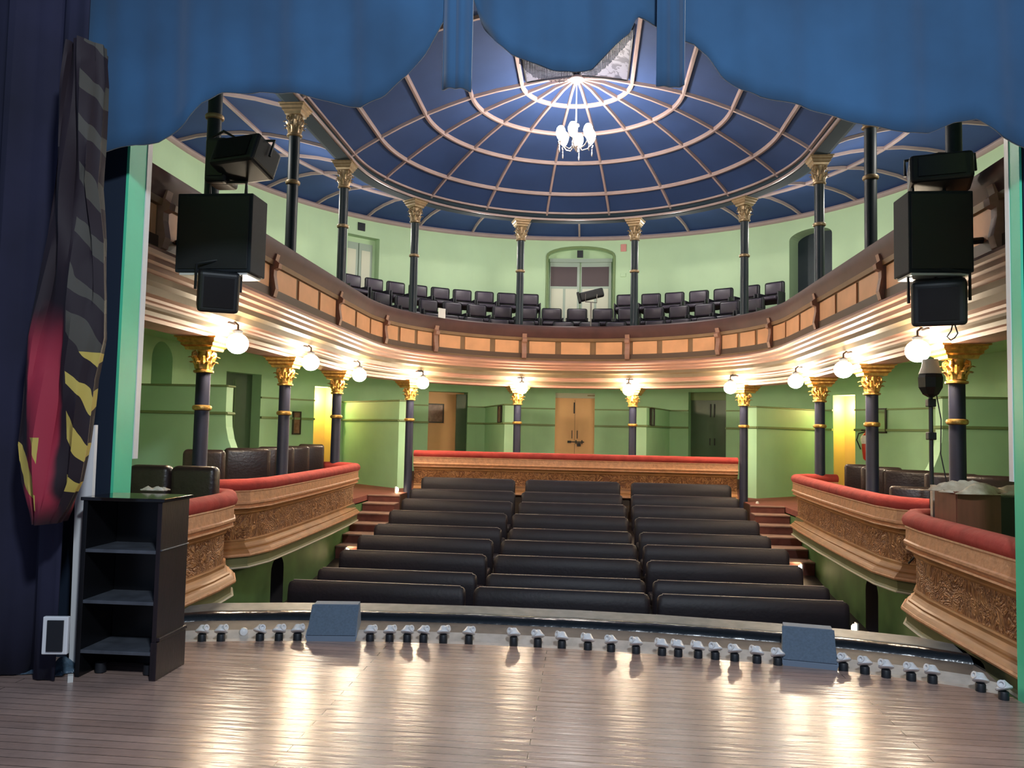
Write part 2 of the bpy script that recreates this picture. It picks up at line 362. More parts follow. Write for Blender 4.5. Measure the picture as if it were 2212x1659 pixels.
for s, nm in ((-1, 'wall_pit_left'), (1, 'wall_pit_right')):
    # arched dark opening at Y 10.15..10.75
    ya, yb, zt = (10.66, 11.12, -.20)
    mb = MB(); X = s*4.0
    for y0, y1, z0, z1 in ((YH, ya, -1.35, .2), (yb, 15.5, -1.35, .2), (ya, yb, zt, .2)):
        mb.add([(X, y0, z0), (X, y1, z0), (X, y1, z1), (X, y0, z1)], [(0, 1, 2, 3)])
    n = 10; yc = (ya+yb)/2; hw = (yb-ya)/2; pr = [(yc-hw*math.cos(math.pi*k/n), zt-.2+.2*math.sin(math.pi*k/n)) for k in range(n+1)]
    for k in range(n): mb.add([(X, pr[k][0], zt), (X, pr[k+1][0], zt), (X, pr[k+1][0], pr[k+1][1]), (X, pr[k][0], pr[k][1])], [(0, 1, 2, 3)])
    struct(nm, mb, M['wall_low'])
    mb = MB()
    mb.add([(X, ya, -1.35), (X+s*.9, ya, -1.35), (X+s*.9, ya, zt), (X, ya, zt)], [(0, 1, 2, 3)])
    mb.add([(X, yb, -1.35), (X+s*.9, yb, -1.35), (X+s*.9, yb, zt), (X, yb, zt)], [(0, 1, 2, 3)])
    mb.add([(X+s*.9, ya, -1.35), (X+s*.9, yb, -1.35), (X+s*.9, yb, zt), (X+s*.9, ya, zt)], [(0, 1, 2, 3)])
    struct('door_%d' % (20 if s < 0 else 21), mb, M['pit'])
struct('wall_stalls', MB().box((0, 16.66, -.5), (6.84, .1, 1.66)), M['frame'])
for s, nm in ((-1, 'wall_landing_left'), (1, 'wall_landing_right')):
    struct(nm, MB().box((s*3.44, 16.05, -.55), (.05, 1.2, 1.68)).box((s*3.72, 15.56, -.55), (.6, .04, 1.68)), M['dado'])
# rows: Y, top z
ROWY = [9.2+.85*i for i in range(9)]
ROWPX = [1271, 1242, 1201, 1168, 1142, 1111, 1085, 1063, 1037]
ROWZ = [at((1023+1135)/2 if 0 else 1070+8*i, ROWPX[i], Y=ROWY[i]).z for i in range(9)]
BH = .84
pf = [[(-4.0, 5.6, ROWZ[0]-BH), (4.0, 5.6, ROWZ[0]-BH)]]+[[(-4.0, ROWY[i], ROWZ[i]-BH), (4.0, ROWY[i], ROWZ[i]-BH)] for i in range(9)]+[[(-4.0, 16.6, ROWZ[8]-BH), (4, 16.6, ROWZ[8]-BH)]]
struct('floor_stalls', MB().strip(pf), M['pit'])
# steps beside the stalls
for s in (-1, 1):
    tz = [-.42, -.27, -.13, .02, .17, .30]; ty = [13.45, 13.85, 14.25, 14.65, 15.05, 15.42]
    st = thing('aisle_steps', 'dark red carpeted steps climbing at the %s end of the stalls rows' % ('left' if s < 0 else 'right'), 'steps', (s*3.68, 13.4, -.9))
    for k in range(6):
        y1 = ty[k+1] if k < 5 else 15.5
        PB(MB().box((s*3.68, (ty[k]+y1)/2, (tz[k]-1.1)/2), (.62, y1-ty[k], tz[k]+1.1)), 'riser', M['step'], st)
        PB(MB().box((s*3.68, (ty[k]+y1)/2-.015, tz[k]-.005), (.63, y1-ty[k], .025), bev=.005), 'tread', M['tread'], st)

# upper balcony floor tiers and underside
struct('floor_balcony', sweep([(3.72, 3.2), (3.72, 3.35), (4.95, 3.35), (4.95, 3.78), (5.85, 3.78), (5.85, 4.3), (RW+.5, 4.3), (RW+.5, 3.2)], -T0, T0), M['dado'])
# lower entablature / soffit
bf = thing('balcony', 'horseshoe balcony front with apricot panels, dark handrail and deep stepped cornice', 'balcony', (0, 14, 2.6))
cor = [(3.74, 3.19), (3.60, 3.19), (3.57, 3.15), (3.59, 3.12), (3.63, 3.11), (3.64, 3.07), (3.69, 3.055), (3.70, 3.01), (3.76, 2.99), (3.77, 2.93), (3.83, 2.90), (3.85, 2.83), (3.92, 2.815), (3.93, 2.79), (3.97, 2.78), (3.98, 2.73), (4.03, 2.715), (4.035, 2.67), (4.07, 2.66), (4.07, 2.62), (4.42, 2.62), (4.42, 3.19)]
PB(sweep(cor, -T0, T0), 'cornice', M['cornice'], bf)
PB(sweep([(3.757, 2.985), (3.762, 2.93), (3.825, 2.898), (3.845, 2.832), (3.86, 2.832), (3.84, 2.90), (3.775, 2.935), (3.77, 2.985)], -T0, T0), 'olive_band', M['band'], bf)
PB(sweep([(3.975, 2.775), (3.974, 2.727), (4.025, 2.712), (4.03, 2.672), (4.04, 2.672), (4.035, 2.72), (3.985, 2.735), (3.985, 2.775)], -T0, T0), 'olive_band', M['band'], bf)
PB(sweep([(3.74, 3.19), (3.74, 3.74), (3.80, 3.74), (3.80, 3.19)], -T0, T0), 'panel_backing', M['frame'], bf)
PB(sweep([(3.66, 3.80), (3.64, 3.88), (3.66, 3.95), (3.72, 3.985), (3.84, 3.985), (3.88, 3.93), (3.88, 3.72), (3.70, 3.70)], -T0, T0), 'handrail', M['rail'], bf, True)
PB(sweep([(3.715, 3.19), (3.715, 3.245), (3.74, 3.245), (3.74, 3.19)], -T0, T0), 'bottom_rail', M['frame'], bf)
PB(sweep([(3.70, 3.64), (3.69, 3.70), (3.74, 3.72), (3.74, 3.64)], -T0, T0), 'top_rail', M['frame'], bf)
BR = [0+17.9, 51.5, 76.5, 90+(14-12.3)*10, 90+(14-9.64)*10, 90+(14-7.0)*10]
BR = [-b for b in BR[::-1]]+BR
def panel_run(a, b, n):
    g = 2.0
    def half(t): return g
    for k in range(n):
        w_ = (b-a)/n; t0 = a+w_*k; t1 = a+w_*(k+1); gap = w_*.085
        if abs((a+b)/2) > 90: gap = .55
        l = t0+(gap*1.9 if k == 0 else gap); r = t1-(gap*1.9 if k == n-1 else gap)
        PB(sweep([(3.722, 3.262), (3.722, 3.622), (3.745, 3.622), (3.745, 3.262)], l, r), 'panel', M['panel'], bf)
        c = P((l+r)/2, 3.73, 3.44)
for i in range(len(BR)-1): panel_run(BR[i], BR[i+1], 3)
panel_run(-T0, BR[0], 2); panel_run(BR[-1], T0, 2)
def placed(mb, t, r, z, flip=False):
    """transform a local mesh (x along the wall, -y toward the hall) to the horseshoe"""
    T = Matrix.Translation(P(t, r, z)) @ Matrix.Rotation(NA(t), 4, 'Z'); mb.v = [tuple(T @ Vector(v)) for v in mb.v]; return mb
for t in BR:
    mb = MB()
    pr = [(0, 3.22), (-.06, 3.24), (-.085, 3.34), (-.055, 3.50), (-.055, 3.58), (-.11, 3.60), (-.12, 3.66), (-.07, 3.70), (-.09, 3.78), (0, 3.78)]
    w_ = .05
    n = len(pr); vs = [(-w_, y, z) for y, z in pr]+[(w_, y, z) for y, z in pr]
    mb.add(vs, [tuple(range(n)), tuple(range(n, 2*n))[::-1]]+[(i, (i+1) % n, n+(i+1) % n, n+i) for i in range(n)])
    PB(placed(mb, t, 3.74, 0), 'bracket', M['cornice'], bf)
struct('ceiling_lower', sweep([(4.42, 3.18), (4.42, 3.2), (RW+.5, 3.2), (RW+.5, 3.18)], -T0, T0), M['wall'])
# upper beam, dome and outer ceiling
bmn = [(4.08, 6.46), (4.06, 6.52), (4.10, 6.56), (4.10, 6.66), (4.36, 6.66), (4.36, 6.48), (4.30, 6.46)]
struct('trim_%d' % n_tr, sweep(bmn, -T0, T0), M['beam']); n_tr += 1
for r_, z_ in ((4.05, 6.49), (4.06, 6.64)):
    struct('trim_%d' % n_tr, sweep([(r_-.02, z_-.02), (r_-.02, z_+.02), (r_+.03, z_+.02), (r_+.03, z_-.02)], -T0, T0), M['rib']); n_tr += 1
DP = [(0.0, 8.0), (.5, 7.97), (.99, 7.87), (1.45, 7.78), (1.9, 7.665), (2.33, 7.52), (2.75, 7.355), (3.18, 7.155), (3.59, 6.935), (3.9, 6.75), (4.12, 6.60)]
def dome_z(r):
    r = abs(r)
    for (a, za), (b, zb) in zip(DP, DP[1:]):
        if a <= r <= b: return za+(zb-za)*(r-a)/(b-a)
    return DP[-1][1]
dome = MB().strip([[P(t, max(r, .001), z+.03) for r, z in DP] for t in ts(-T0, T0, 4)])
oc = [(4.3, 6.64), (4.7, 6.80), (5.2, 6.93), (5.7, 7.02), (6.2, 7.07), (6.7, 7.06), (7.1, 7.02), (RW, 6.93)]
cl = struct('ceiling', dome, M['ceil'], smooth=True)
struct('ceiling_outer', MB().strip([[P(t, r, z+.03) for r, z in oc] for t in ts(-T0, T0, 4)]), M['ceil'], smooth=True)
def ring(r, z, w=.035, h=.03, t0=-T0, t1=T0):
    return sweep([(r-w, z), (r-w*.6, z-h), (r+w*.6, z-h), (r+w, z), (r+w, z+.04), (r-w, z+.04)], t0, t1)
for r in (.99, 1.9, 2.75, 3.59): ring(r, dome_z(r)).build('purlin', M['rib'], cl)
def rib_at(t, prof, w=.035):
    a = R_(t) if abs(t) <= 90 else R_(90 if t > 0 else -90)
    side = Vector((math.cos(a), -math.sin(a), 0)) if abs(t) <= 90 else Vector((0, 1, 0))
    rows = []
    for r, z in prof:
        c = P(t, r, z); rows.append([c-side*w+Vector((0, 0, .04)), c-side*w*.7+Vector((0, 0, -.025)), c+side*w*.7+Vector((0, 0, -.025)), c+side*w+Vector((0, 0, .04))])
    return MB().strip(rows, close=True)
for k in range(-4, 5): 
    rib_at(k*20-10 if 0 else (k*20+(-10 if k > 0 else 10) if k else 0), [(.13, 7.99)]+DP[1:], .03).build('rib', M['rib'], cl) if k else None
for s in (-1, 1):
    rib_at(s*90, DP[:], .035).build('rib', M['rib'], cl)
    for Y in (11.45, 8.95, 6.6): rib_at(tY(s, Y), DP, .035).build('rib', M['rib'], cl)
MB().lathe([(.14, 7.99), (.14, 7.95), (.07, 7.90), (.02, 7.89)], (0, 14, 0)).build('ceiling_rose', M['rib'], cl)
for k in range(-8, 9):
    rib_at(k*11.25, oc, .03).build('rib', M['rib'], cl)
for s in (-1, 1):
    for Y in (12.2, 10.4, 8.6, 6.8): rib_at(tY(s, Y), oc, .03).build('rib', M['rib'], cl)
ring(5.85, 7.03, .03, .03).build('purlin', M['rib'], cl)
# pale ornamented panels on the crown of the vault, near the stage side of the chandelier
for s, nm in ((-1, 'left'), (1, 'right')):
    pp = thing('ornamental_ceiling_panel', 'pale %s-hand ceiling panel with dark scroll ornament behind the raised pelmet' % nm, 'ceiling panel', (0, 12.9, 7.8))
    PB(MB().strip([[(s*x, y, dome_z(x)-.005+.0) for x in (.06, .3, .6, .9)] for y in (12.1, 13.0, 13.9)]), 'painted_board', M['ornament'], pp)
    PB(MB().tube([(s*.06, 12.1, dome_z(.06)-.01), (s*.9, 12.1, dome_z(.9)-.01), (s*.9, 13.9, dome_z(.9)-.01), (s*.06, 13.9, dome_z(.06)-.01), (s*.06, 12.1, dome_z(.06)-.01)], .015, 6), 'border', M['mblack'], pp)

# ------------------------------------------------------------------ doors
def door_panel(t0, t1, z0, z1, r=RW+.30, th=.05):
    return sweep([(r, z0), (r, z1), (r+th, z1), (r+th, z0)], t0, t1, step=1.2)
def dstruct(n, mb, m): return struct('door_%d' % n, mb, m)
# 1 alcove recess left
dstruct(1, door_panel(-94.8, -88.2, .3, 3.12, RW+.42), M['wall_low'])
d = dstruct(2, door_panel(-74.9, -66.9, .3, 2.74, RW+.28), M['gdoor'])
for tt in (-71.1, -70.7): MB().add([P(tt, RW+.26, .4), P(tt+.12, RW+.26, .4), P(tt+.12, RW+.26, 2.6), P(tt, RW+.26, 2.6)], [(0, 1, 2, 3)]).build('meeting_stile', M['wall_low'], d)
# lit corridor recesses
for n, a, b, z in ((3, -55.1, -50.6, 2.58), (7, 51.3, 55.6, 2.58)):
    dstruct(n, door_panel(a, b, .3, z, RW+.43), M['yellow'])
for n, t in ((3, -50.63), (7, 51.33)):   # yellow reveal beside each lit recess
    MB().add([P(t, RW+.01, .3), P(t, RW+.43, .3), P(t, RW+.43, 2.57), P(t, RW+.01, 2.57)], [(0, 1, 2, 3)]).build('reveal', M['yellow'], bpy.data.objects['door_%d' % n])
dstruct(4, door_panel(-30.8, -22.6, .3, 2.62, RW+.42), M['cdoor'])
# dark open leaf on the right jamb of that opening
ol = MB(); ol.box((0, 0, 0), (.34, .05, 2.25)); placed(ol, -23.5, RW+.1, 1.44)
ol.build('open_leaf', M['gdoor'], bpy.data.objects['door_4'])
d = dstruct(5, door_panel(-4.4, 3.7, .3, 2.55, RW+.22), M['cdoor'])
MB().add([P(-.4, RW+.215, .35), P(-.33, RW+.215, .35), P(-.33, RW+.215, 2.5), P(-.4, RW+.215, 2.5)], [(0, 1, 2, 3)]).build('leaf_joint', M['frame'], d)
door_panel(-4.4, 3.7, 2.55, 2.68, RW+.12).build('lintel', M['cream'], d)
def onwall(boxes, t, r, z):
    mb = MB()
    for b in boxes: mb.box(*b)
    return placed(mb, t, r, z)
onwall([((0, 0, 0), (.03, .03, .30))], -.5, RW+.2, 2.28).build('top_bolt', M['mblack'], d)
onwall([((-.07, 0, 0), (.02, .03, .22)), ((.07, 0, 0), (.02, .03, .22))], -.35, RW+.2, 1.56).build('pull_handle', M['mblack'], d)
onwall([((.05, 0, 0), (.42, .03, .025)), ((-.14, 0, .0), (.10, .04, .06)), ((.04, 0, 0), (.03, .05, .10)), ((.2, 0, 0), (.03, .05, .10)), ((.12, -.01, -.07), (.10, .04, .09))], -.35, RW+.2, 1.36).build('hasp_and_padlock', M['mblack'], d)
d = dstruct(6, door_panel(22.7, 30.2, .3, 2.52, RW+.25), M['gdoor'])
door_panel(22.7, 30.2, 2.52, 2.72, RW+.2).build('lintel', M['string'], d)
onwall([((-.05, 0, 0), (.02, .03, .34)), ((.05, 0, 0), (.02, .03, .34))], 26.9, RW+.23, 2.25).build('top_bolt', M['mblack'], d)
onwall([((-.06, 0, 0), (.02, .03, .18)), ((.06, 0, 0), (.02, .03, .18))], 26.9, RW+.23, 1.45).build('pull_handle', M['mblack'], d)
# upper doors
d = dstruct(8, door_panel(-49.1, -42.2, 4.3, 6.42, RW+.25), M['wall_up'])
for a, b in ((-48.9, -45.9), (-45.7, -42.9)):
    l = door_panel(a, b, 4.3, 6.28, RW+.20).build('door_leaf', M['udoor'], d)
    for z0, z1 in ((4.45, 5.0), (5.1, 6.1)): door_panel(a+.5, b-.5, z0, z1, RW+.19, .02).build('raised_panel', M['cream'], l)
onwall([((-.05, 0, 0), (.02, .03, .16)), ((.09, 0, 0), (.02, .03, .16))], -45.9, RW+.17, 5.0).build('pull_handle', M['mblack'], d)
d = dstruct(9, door_panel(-6.4, 7.1, 4.3, 6.66, RW+.30), M['wall_up'])
for a, b in ((-5.9, .15), (.45, 6.6)):
    l = door_panel(a, b, 4.3, 6.28, RW+.2).build('door_leaf', M['udoor'], d)
    door_panel(a+.15, b-.5, 5.62, 6.16, RW+.19, .02).build('dark_upper_panel', M['maroon_glass'], l)
    for q in (0, 1): door_panel(a+.3+2.9*q, a+2.7+2.9*q, 4.5, 5.55, RW+.185, .02).build('cream_lower_panel', M['cream'], l)
door_panel(-6.0, 6.8, 6.28, 6.38, RW+.15).build('transom', M['udoor'], d)
mb = MB(); pr = [P(-6.6, RW-.02, 4.3), P(-6.6, RW-.02, 6.36)]+[P(.35-6.95*math.cos(math.pi*k/14), RW-.02, 6.40+.26*math.sin(math.pi*k/14)) for k in range(0, 15)]+[P(7.3, RW-.02, 6.36), P(7.3, RW-.02, 4.3)]
mb.tube(pr, .035, 6); mb.build('arched_architrave', M['string'], d)
dstruct(10, door_panel(42.7, 51.2, 4.3, 6.55, RW+.42), M['shaft_up'])
# radial partitions between the boxes
def partition(t, r0, swoop, label):
    th = .12
    pr = [(RW-.01, .3), (RW-.01, 2.24), (r0, 2.24)]
    if swoop:
        pr += [(r0, 1.78)]+[(r0-.75*(1-math.cos(math.pi/2*k/8)), 1.78-1.02*math.sin(math.pi/2*k/8)) for k in range(1, 9)]+[(r0-.75, .3)]
    else: pr += [(r0, .3)]
    c = P(t, 0); out = (P(t, 1)-P(t, 0)).normalized(); sd = Vector((out.y, -out.x, 0)); n = len(pr)
    base = P(t, RW) - out*RW
    q = [base+out*r+Vector((0, 0, z)) for r, z in pr]
    p = thing('box_partition', label, 'partition wall', P(t, (r0+RW)/2, .3))
    PB(MB().add([v+sd*th for v in q]+[v-sd*th for v in q], [tuple(range(n)), tuple(range(n, 2*n))[::-1]]+[(i, (i+1) % n, n+(i+1) % n, n+i) for i in range(n)]), 'wall_panel', M['wall'], p)
    mb = MB()
    for z, h in ((2.24, .035), (1.80, .05)):
        a = base+out*(r0-.02); b = base+out*RW
        for s in (-1, 1):
            A = a+sd*(th+.02)*s; B = b+sd*(th+.02)*s
            mb.tube([A+Vector((0, 0, z)), B+Vector((0, 0, z))], h/2, 6)
        mb.tube([a-sd*(th+.02)+Vector((0, 0, z)), a+sd*(th+.02)+Vector((0, 0, z))], h/2, 6)
    PB(mb, 'string_moulding', M['string'], p)
    return p
partition(-18, 5.0, False, 'green partition wall behind the column left of the central door')
partition(18, 5.0, False, 'green partition wall behind the column right of the central door')
partition(-48, 5.1, False, 'green partition wall behind the column at the left end of the rear parapet')
partition(48, 5.1, False, 'green partition wall behind the column at the right end of the rear parapet')
for s, nm in ((-1, 'left'), (1, 'right')):
    partition(tY(s, 12.4), 5.5, True, 'green box partition with swooping front edge midway along the %s wall' % nm)
    partition(tY(s, 8.3), 5.2, True, 'green box partition with swooping front edge nearest the stage on the %s' % nm)

# ------------------------------------------------------------------ columns
def capital(mb, z0, z1, w, rn=.085):
    h = z1-z0
    mb.lathe([(rn+.01, z0-.03), (rn+.03, z0-.02), (rn+.03, z0), (rn+.005, z0+.01), (rn, z0+.03), (rn+.015, z0+h*.5), (w*.36, z0+h*.85), (w*.42, z0+h)], n=18)
    for ringi, (zz, n, rr, hh) in enumerate(((z0+.02, 8, rn+.012, h*.45), (z0+h*.3, 8, rn+.02, h*.5))):
        for k in range(n):
            a = 2*math.pi*(k+.5*ringi)/n; d = Vector((math.cos(a), math.sin(a), 0)); s = Vector((-d.y, d.x, 0)); rows = []
            for q in range(6):
                u = q/5; out = rr+.015*u+(.055*max(0, u-.5)*2); z = zz+hh*(u if u < .8 else .8-(u-.8)*.6); ww = .030*(1-.55*u)+.004
                c = d*out+Vector((0, 0, z)); rows.append([c-s*ww-d*.012, c+d*.010, c+s*ww-d*.012, c-d*.02])
            mb.strip(rows, close=True)
    for k in range(4):
        a = math.pi/4+k*math.pi/2; d = Vector((math.cos(a), math.sin(a), 0)); pts = []
        for q in range(10):
            u = q/9*2.6*math.pi; rr = .036*(1-q/12)
            pts.append(d*(w*.62+rr*math.sin(u)-.02)+Vector((0, 0, z1-.055+rr*math.cos(u))))
        mb.tube([d*(rn+.02)+Vector((0, 0, z0+h*.45)), d*(w*.42)+Vector((0, 0, z1-.05))]+pts, [.012, .016]+[.017]*9+[.01], 6)
def square_prof(mb, prof):
    rows = [[(-a, -a, z), (a, -a, z), (a, a, z), (-a, a, z)] for a, z in prof]; mb.strip(rows, close=True)
def make_col(name, zb, zr, zn, zt, aw, sm, gm, label):
    t = thing(name, label, 'column')
    MB().lathe([(.105, zb), (.105, zb+.10), (.085, zb+.13), (.082, zn)], n=20).build('shaft', M[sm], t, True)
    MB().lathe([(.085, zr-.035), (.105, zr-.025), (.112, zr), (.105, zr+.02), (.085, zr+.03)], n=20).build('collar_ring', M[gm], t, True)
    mb = MB(); ct = zt-.15; capital(mb, zn, ct, .2); mb.build('capital', M[gm], t, True)
    mb = MB(); square_prof(mb, [(aw*.62, ct-.005), (aw*.66, ct+.03), (aw*.78, ct+.05), (aw*.78, ct+.075), (aw*.9, ct+.10), (aw*.9, ct+.125), (aw, ct+.135), (aw, zt)]); mb.build('abacus', M[gm], t)
    return t
cps = [(4.23, 8.95), (4.21, 11.45), (4.23, 14.0), (3.43, 16.42), (1.30, 18.02)]
wherel = ['nearest the stage', 'second from the stage', 'third from the stage', 'standing at the end of the rear parapet', 'beside the central orange door']
whereu = ['nearest the stage, behind the hanging speaker', 'second from the stage', 'third from the stage', 'fourth from the stage', 'beside the central balcony door']
cl0 = cu0 = None
for i, (x, y) in enumerate(cps):
    for s, sd in ((-1, 'left'), (1, 'right')):
        rz = math.atan2(-s*x, y-14) if y > 14 else 0
        la = 'slim indigo iron column with gilt capital, %s side, %s' % (sd, wherel[i])
        lb = 'slim dark teal balcony column with leafy capital, %s side, %s' % (sd, whereu[i])
        if cl0 is None:
            cl0 = make_col('lower_column', .3, 1.807, 2.24, 2.63, .25, 'shaft', 'gold', la); cu0 = make_col('balcony_column', 3.35, 5.29, 6.02, 6.47, .20, 'shaft_up', 'gold_dull', lb)
            a, b = cl0, cu0; a.location = b.location = (s*x, y, 0)
        else:
            if i == 3:
                a = make_col('lower_column', -.35, 1.807, 2.24, 2.63, .25, 'shaft', 'gold', la); a.location = (s*x, y, 0)
            else: a = dup(cl0, (s*x, y, 0), 0, la)
            b = dup(cu0, (s*x, y, 0), 0, lb)
        a.rotation_euler = b.rotation_euler = (0, 0, rz)
        a['group'] = 'lower gallery columns'; b['group'] = 'balcony columns'

# ------------------------------------------------------------------ globe lamps
def make_lamp(label):
    t = thing('globe_lamp', label, 'lamp', group='globe lamps under the balcony')
    MB().lathe([(.125*math.sin(math.pi*k/14)+.001, -.12*math.cos(math.pi*k/14)) for k in range(15)], (0, 0, 0), 20).build('globe', M['globe'], t, True)
    MB().lathe([(.05, .105), (.055, .13), (.06, .15), (.03, .165), (.015, .17)], n=14).build('gallery_cap', M['mblack'], t, True)
    MB().tube([(0, 0, .16), (0, 0, .22), (0, .05, .26), (0, .16, .26)], .013, 8).box((0, .14, .25), (.16, .14, .035)).build('bracket', M['mblack'], t)
    return t
lp0 = None
lw = ['nearest the stage', 'second from the stage', 'third from the stage', 'fourth from the stage', 'nearest the central door']
for i, (x, y, a) in enumerate([(3.83, 8.95, 90), (3.83, 11.45, 90), (3.83, 14, 90), (3.11, 16.14, 54.5), (1.18, 17.62, 18)]):
    for s, sd in ((-1, 'left'), (1, 'right')):
        lab = 'lit round globe lamp under the %s balcony, %s' % (sd, lw[i])
        if lp0 is None: lp0 = make_lamp(lab); o = lp0
        else: o = dup(lp0, (0, 0, 0), 0, lab)
        o.location = (s*x, y, 2.565); o.rotation_euler = (0, 0, -R_(s*a))
# ------------------------------------------------------------------ chandelier
ch = thing('chandelier', 'lit white chandelier with glass shades hanging from the dome centre', 'chandelier', (0, 14, 7.0))
cz = 6.72
MB().tube([(0, 0, .92), (0, 0, .12)], .012, 8).build('suspension_rod', M['white'], ch)
MB().lathe([(.02, .16), (.06, .13), (.065, .10), (.03, .07), (.035, -.05), (.06, -.12), (.03, -.2), (.05, -.27), (.02, -.33), (.004, -.36)], n=16).build('stem', M['crystal'], ch, True)
for k in range(6):
    a = 2*math.pi*k/6+.35; d = Vector((math.cos(a), math.sin(a), 0))
    arm = MB().tube([d*.03+Vector((0, 0, -.24)), d*.12+Vector((0, 0, -.33)), d*.22+Vector((0, 0, -.29)), d*.30+Vector((0, 0, -.20)), d*.33+Vector((0, 0, -.22)), d*.31+Vector((0, 0, -.27))], .011, 8).build('arm', M['crystal'], ch)
    c = d*.285
    MB().lathe([(.025, -.19), (.05, -.16), (.075, -.10), (.085, -.04), (.07, .02), (.045, .06)], c, 14).build('glass_shade', M['shade_lit'], ch, True)
    MB().lathe([(.003, -.28), (.012, -.31), (.006, -.33), (.014, -.37), (.012, -.41), (.002, -.43)], d*.31, 8).build('crystal_drop', M['crystal'], arm)

# ------------------------------------------------------------------ benches in the stalls
def make_bench(w_):
    t = thing('stalls_bench', '', 'bench')
    # back: rounded top slab, leaning back
    rows = []
    n = 12
    prof = [(-.03, .40), (-.055, .48), (-.055, .70), (-.045, .80), (-.015, .84), (.03, .84), (.05, .80), (.05, .40)]
    xs = [-w_/2, -w_/2+.01, -w_/2+.03, -w_/2+.07, 0, w_/2-.07, w_/2-.03, w_/2-.01, w_/2]; dz = [.055, .03, .012, 0, 0, 0, .012, .03, .055]; sc = [.5, .8, .95, 1, 1, 1, .95, .8, .5]
    for x, d, k in zip(xs, dz, sc): rows.append([(x, y*k+.05*(z-.4), z-(d if z > .6 else 0)) for y, z in prof])
    MB().strip(rows, close=True).build('backrest', M['bench'], t, True)
    MB().box((0, -.02+.045, .845), (w_-.12, .035, .008)).build('top_beading', M['bench_edge'], t)
    MB().box((0, -.27, .40), (w_-.04, .46, .12), bev=.04).build('seat', M['bench'], t, True)
    for s in (-1, 1): MB().box((s*(w_/2-.15), -.22, .17), (.05, .38, .34), bev=.008).build('end_frame', M['mblack'], t)
    return t
EL = [622, 686, 733, 772, 808, 840, 867, 885, 910]; ELr = [1005, 1030, 1052, 1066, 1084, 1096, 1108, 1113, 1113]
EC = [1023, 1050, 1067, 1082, 1100, 1106, 1120, 1126, 1135]; ECr = [1404, 1394, 1384, 1376, 1365, 1358, 1354, 1345, 1340]
ER = [1420, 1410, 1396, 1389, 1380, 1371, 1365, 1363, 1363]; ERr = [1835, 1793, 1735, 1705, 1666, 1641, 1615, 1597, 1580]
for i in range(9):
    for nm, A, B in (('left', EL, ELr), ('centre', EC, ECr), ('right', ER, ERr)):
        xa = at(A[i], ROWPX[i], Y=ROWY[i]).x; xb = at(B[i], ROWPX[i], Y=ROWY[i]).x
        b = make_bench(xb-xa); b.location = ((xa+xb)/2, ROWY[i], ROWZ[i]-BH)
        pos = 'front row by the stage' if i == 0 else ('back row against the parapet' if i == 8 else '%s row from the stage' % ORD[i])
        tag(b, 'dark aubergine padded stalls bench, %s block, %s' % (nm, pos), None, 'stalls benches')

# ------------------------------------------------------------------ fronts of the boxes and rear parapet
def front(pathpts, name, label, cat, sgn, ztop=1.0, low=True):
    """pathpts in order; hall is on the side n = left normal * sgn"""
    pts = [Vector(p) for p in pathpts]
    def run(prof, zoff=0):
        rows = []
        for i, p in enumerate(pts):
            a = pts[max(i-1, 0)]; b = pts[min(i+1, len(pts)-1)]
            if 0 < i < len(pts)-1: t = ((p-a).normalized()+(b-p).normalized()).normalized()
            else: t = (b-a).normalized()
            n_ = Vector((-t.y, t.x))*sgn
            rows.append([(p.x+n_.x*d, p.y+n_.y*d, z+ztop) for d, z in prof])
        return MB().strip(rows, close=True)
    c = pts[len(pts)//2]; o = thing(name, label, cat, (c.x, c.y, ztop-.9))
    rim = [(.02+.095*math.cos(2*math.pi*k/12), -.075+.078*math.sin(2*math.pi*k/12)) for k in range(12)]
    PB(run(rim), 'cushion_rail', M['plush'], o, True)
    PB(run([(-.05, -.12), (.085, -.12), (.09, -.14), (.08, -.15), (.085, -.25), (.10, -.26), (.10, -.28), (.075, -.30), (.06, -.33), (-.05, -.33)]), 'frieze', M['frieze'], o)
    PB(run([(-.05, -.33), (.06, -.33), (.05, -.355), (.035, -.36), (.03, -.375), (.02, -.38), (.02, -.395), (.01, -.41), (-.05, -.41)]), 'upper_moulding', M['base_gold'], o)
    PB(run([(-.05, -.41), (.0, -.41), (.0, -.71), (-.05, -.71)]), 'carved_relief', M['relief'], o)
    PB(run([(-.05, -.69), (.02, -.69), (.025, -.705), (.012, -.71), (.016, -.735), (.028, -.755), (.045, -.775), (.065, -.785), (.065, -.80), (.085, -.81), (.10, -.825), (.115, -.845), (.115, -.865), (.10, -.875), (-.05, -.875)]), 'base_moulding', M['base_gold'], o)
    PB(run([(.09, -.84), (.122, -.845), (.128, -.86), (.122, -.876), (.09, -.876)]), 'highlight_bead', M['frieze'], o)  # lighter bead stands for the highlight line along the moulding edge
    PB(run([(.055, -.315), (.082, -.32), (.085, -.335), (.055, -.34)]), 'highlight_bead', M['frieze'], o)
    if low:
        PB(run([(-.05, -.875), (.10, -.875), (.085, -.90), (.08, -.97), (.09, -.99), (-.05, -.99)]), 'cove', M['cove'], o)
        PB(run([(-.06, -.99), (.105, -.99), (.11, -1.0), (.10, -1.012), (-.06, -1.012)]), 'bead', M['whiteline'], o)
    return o, run
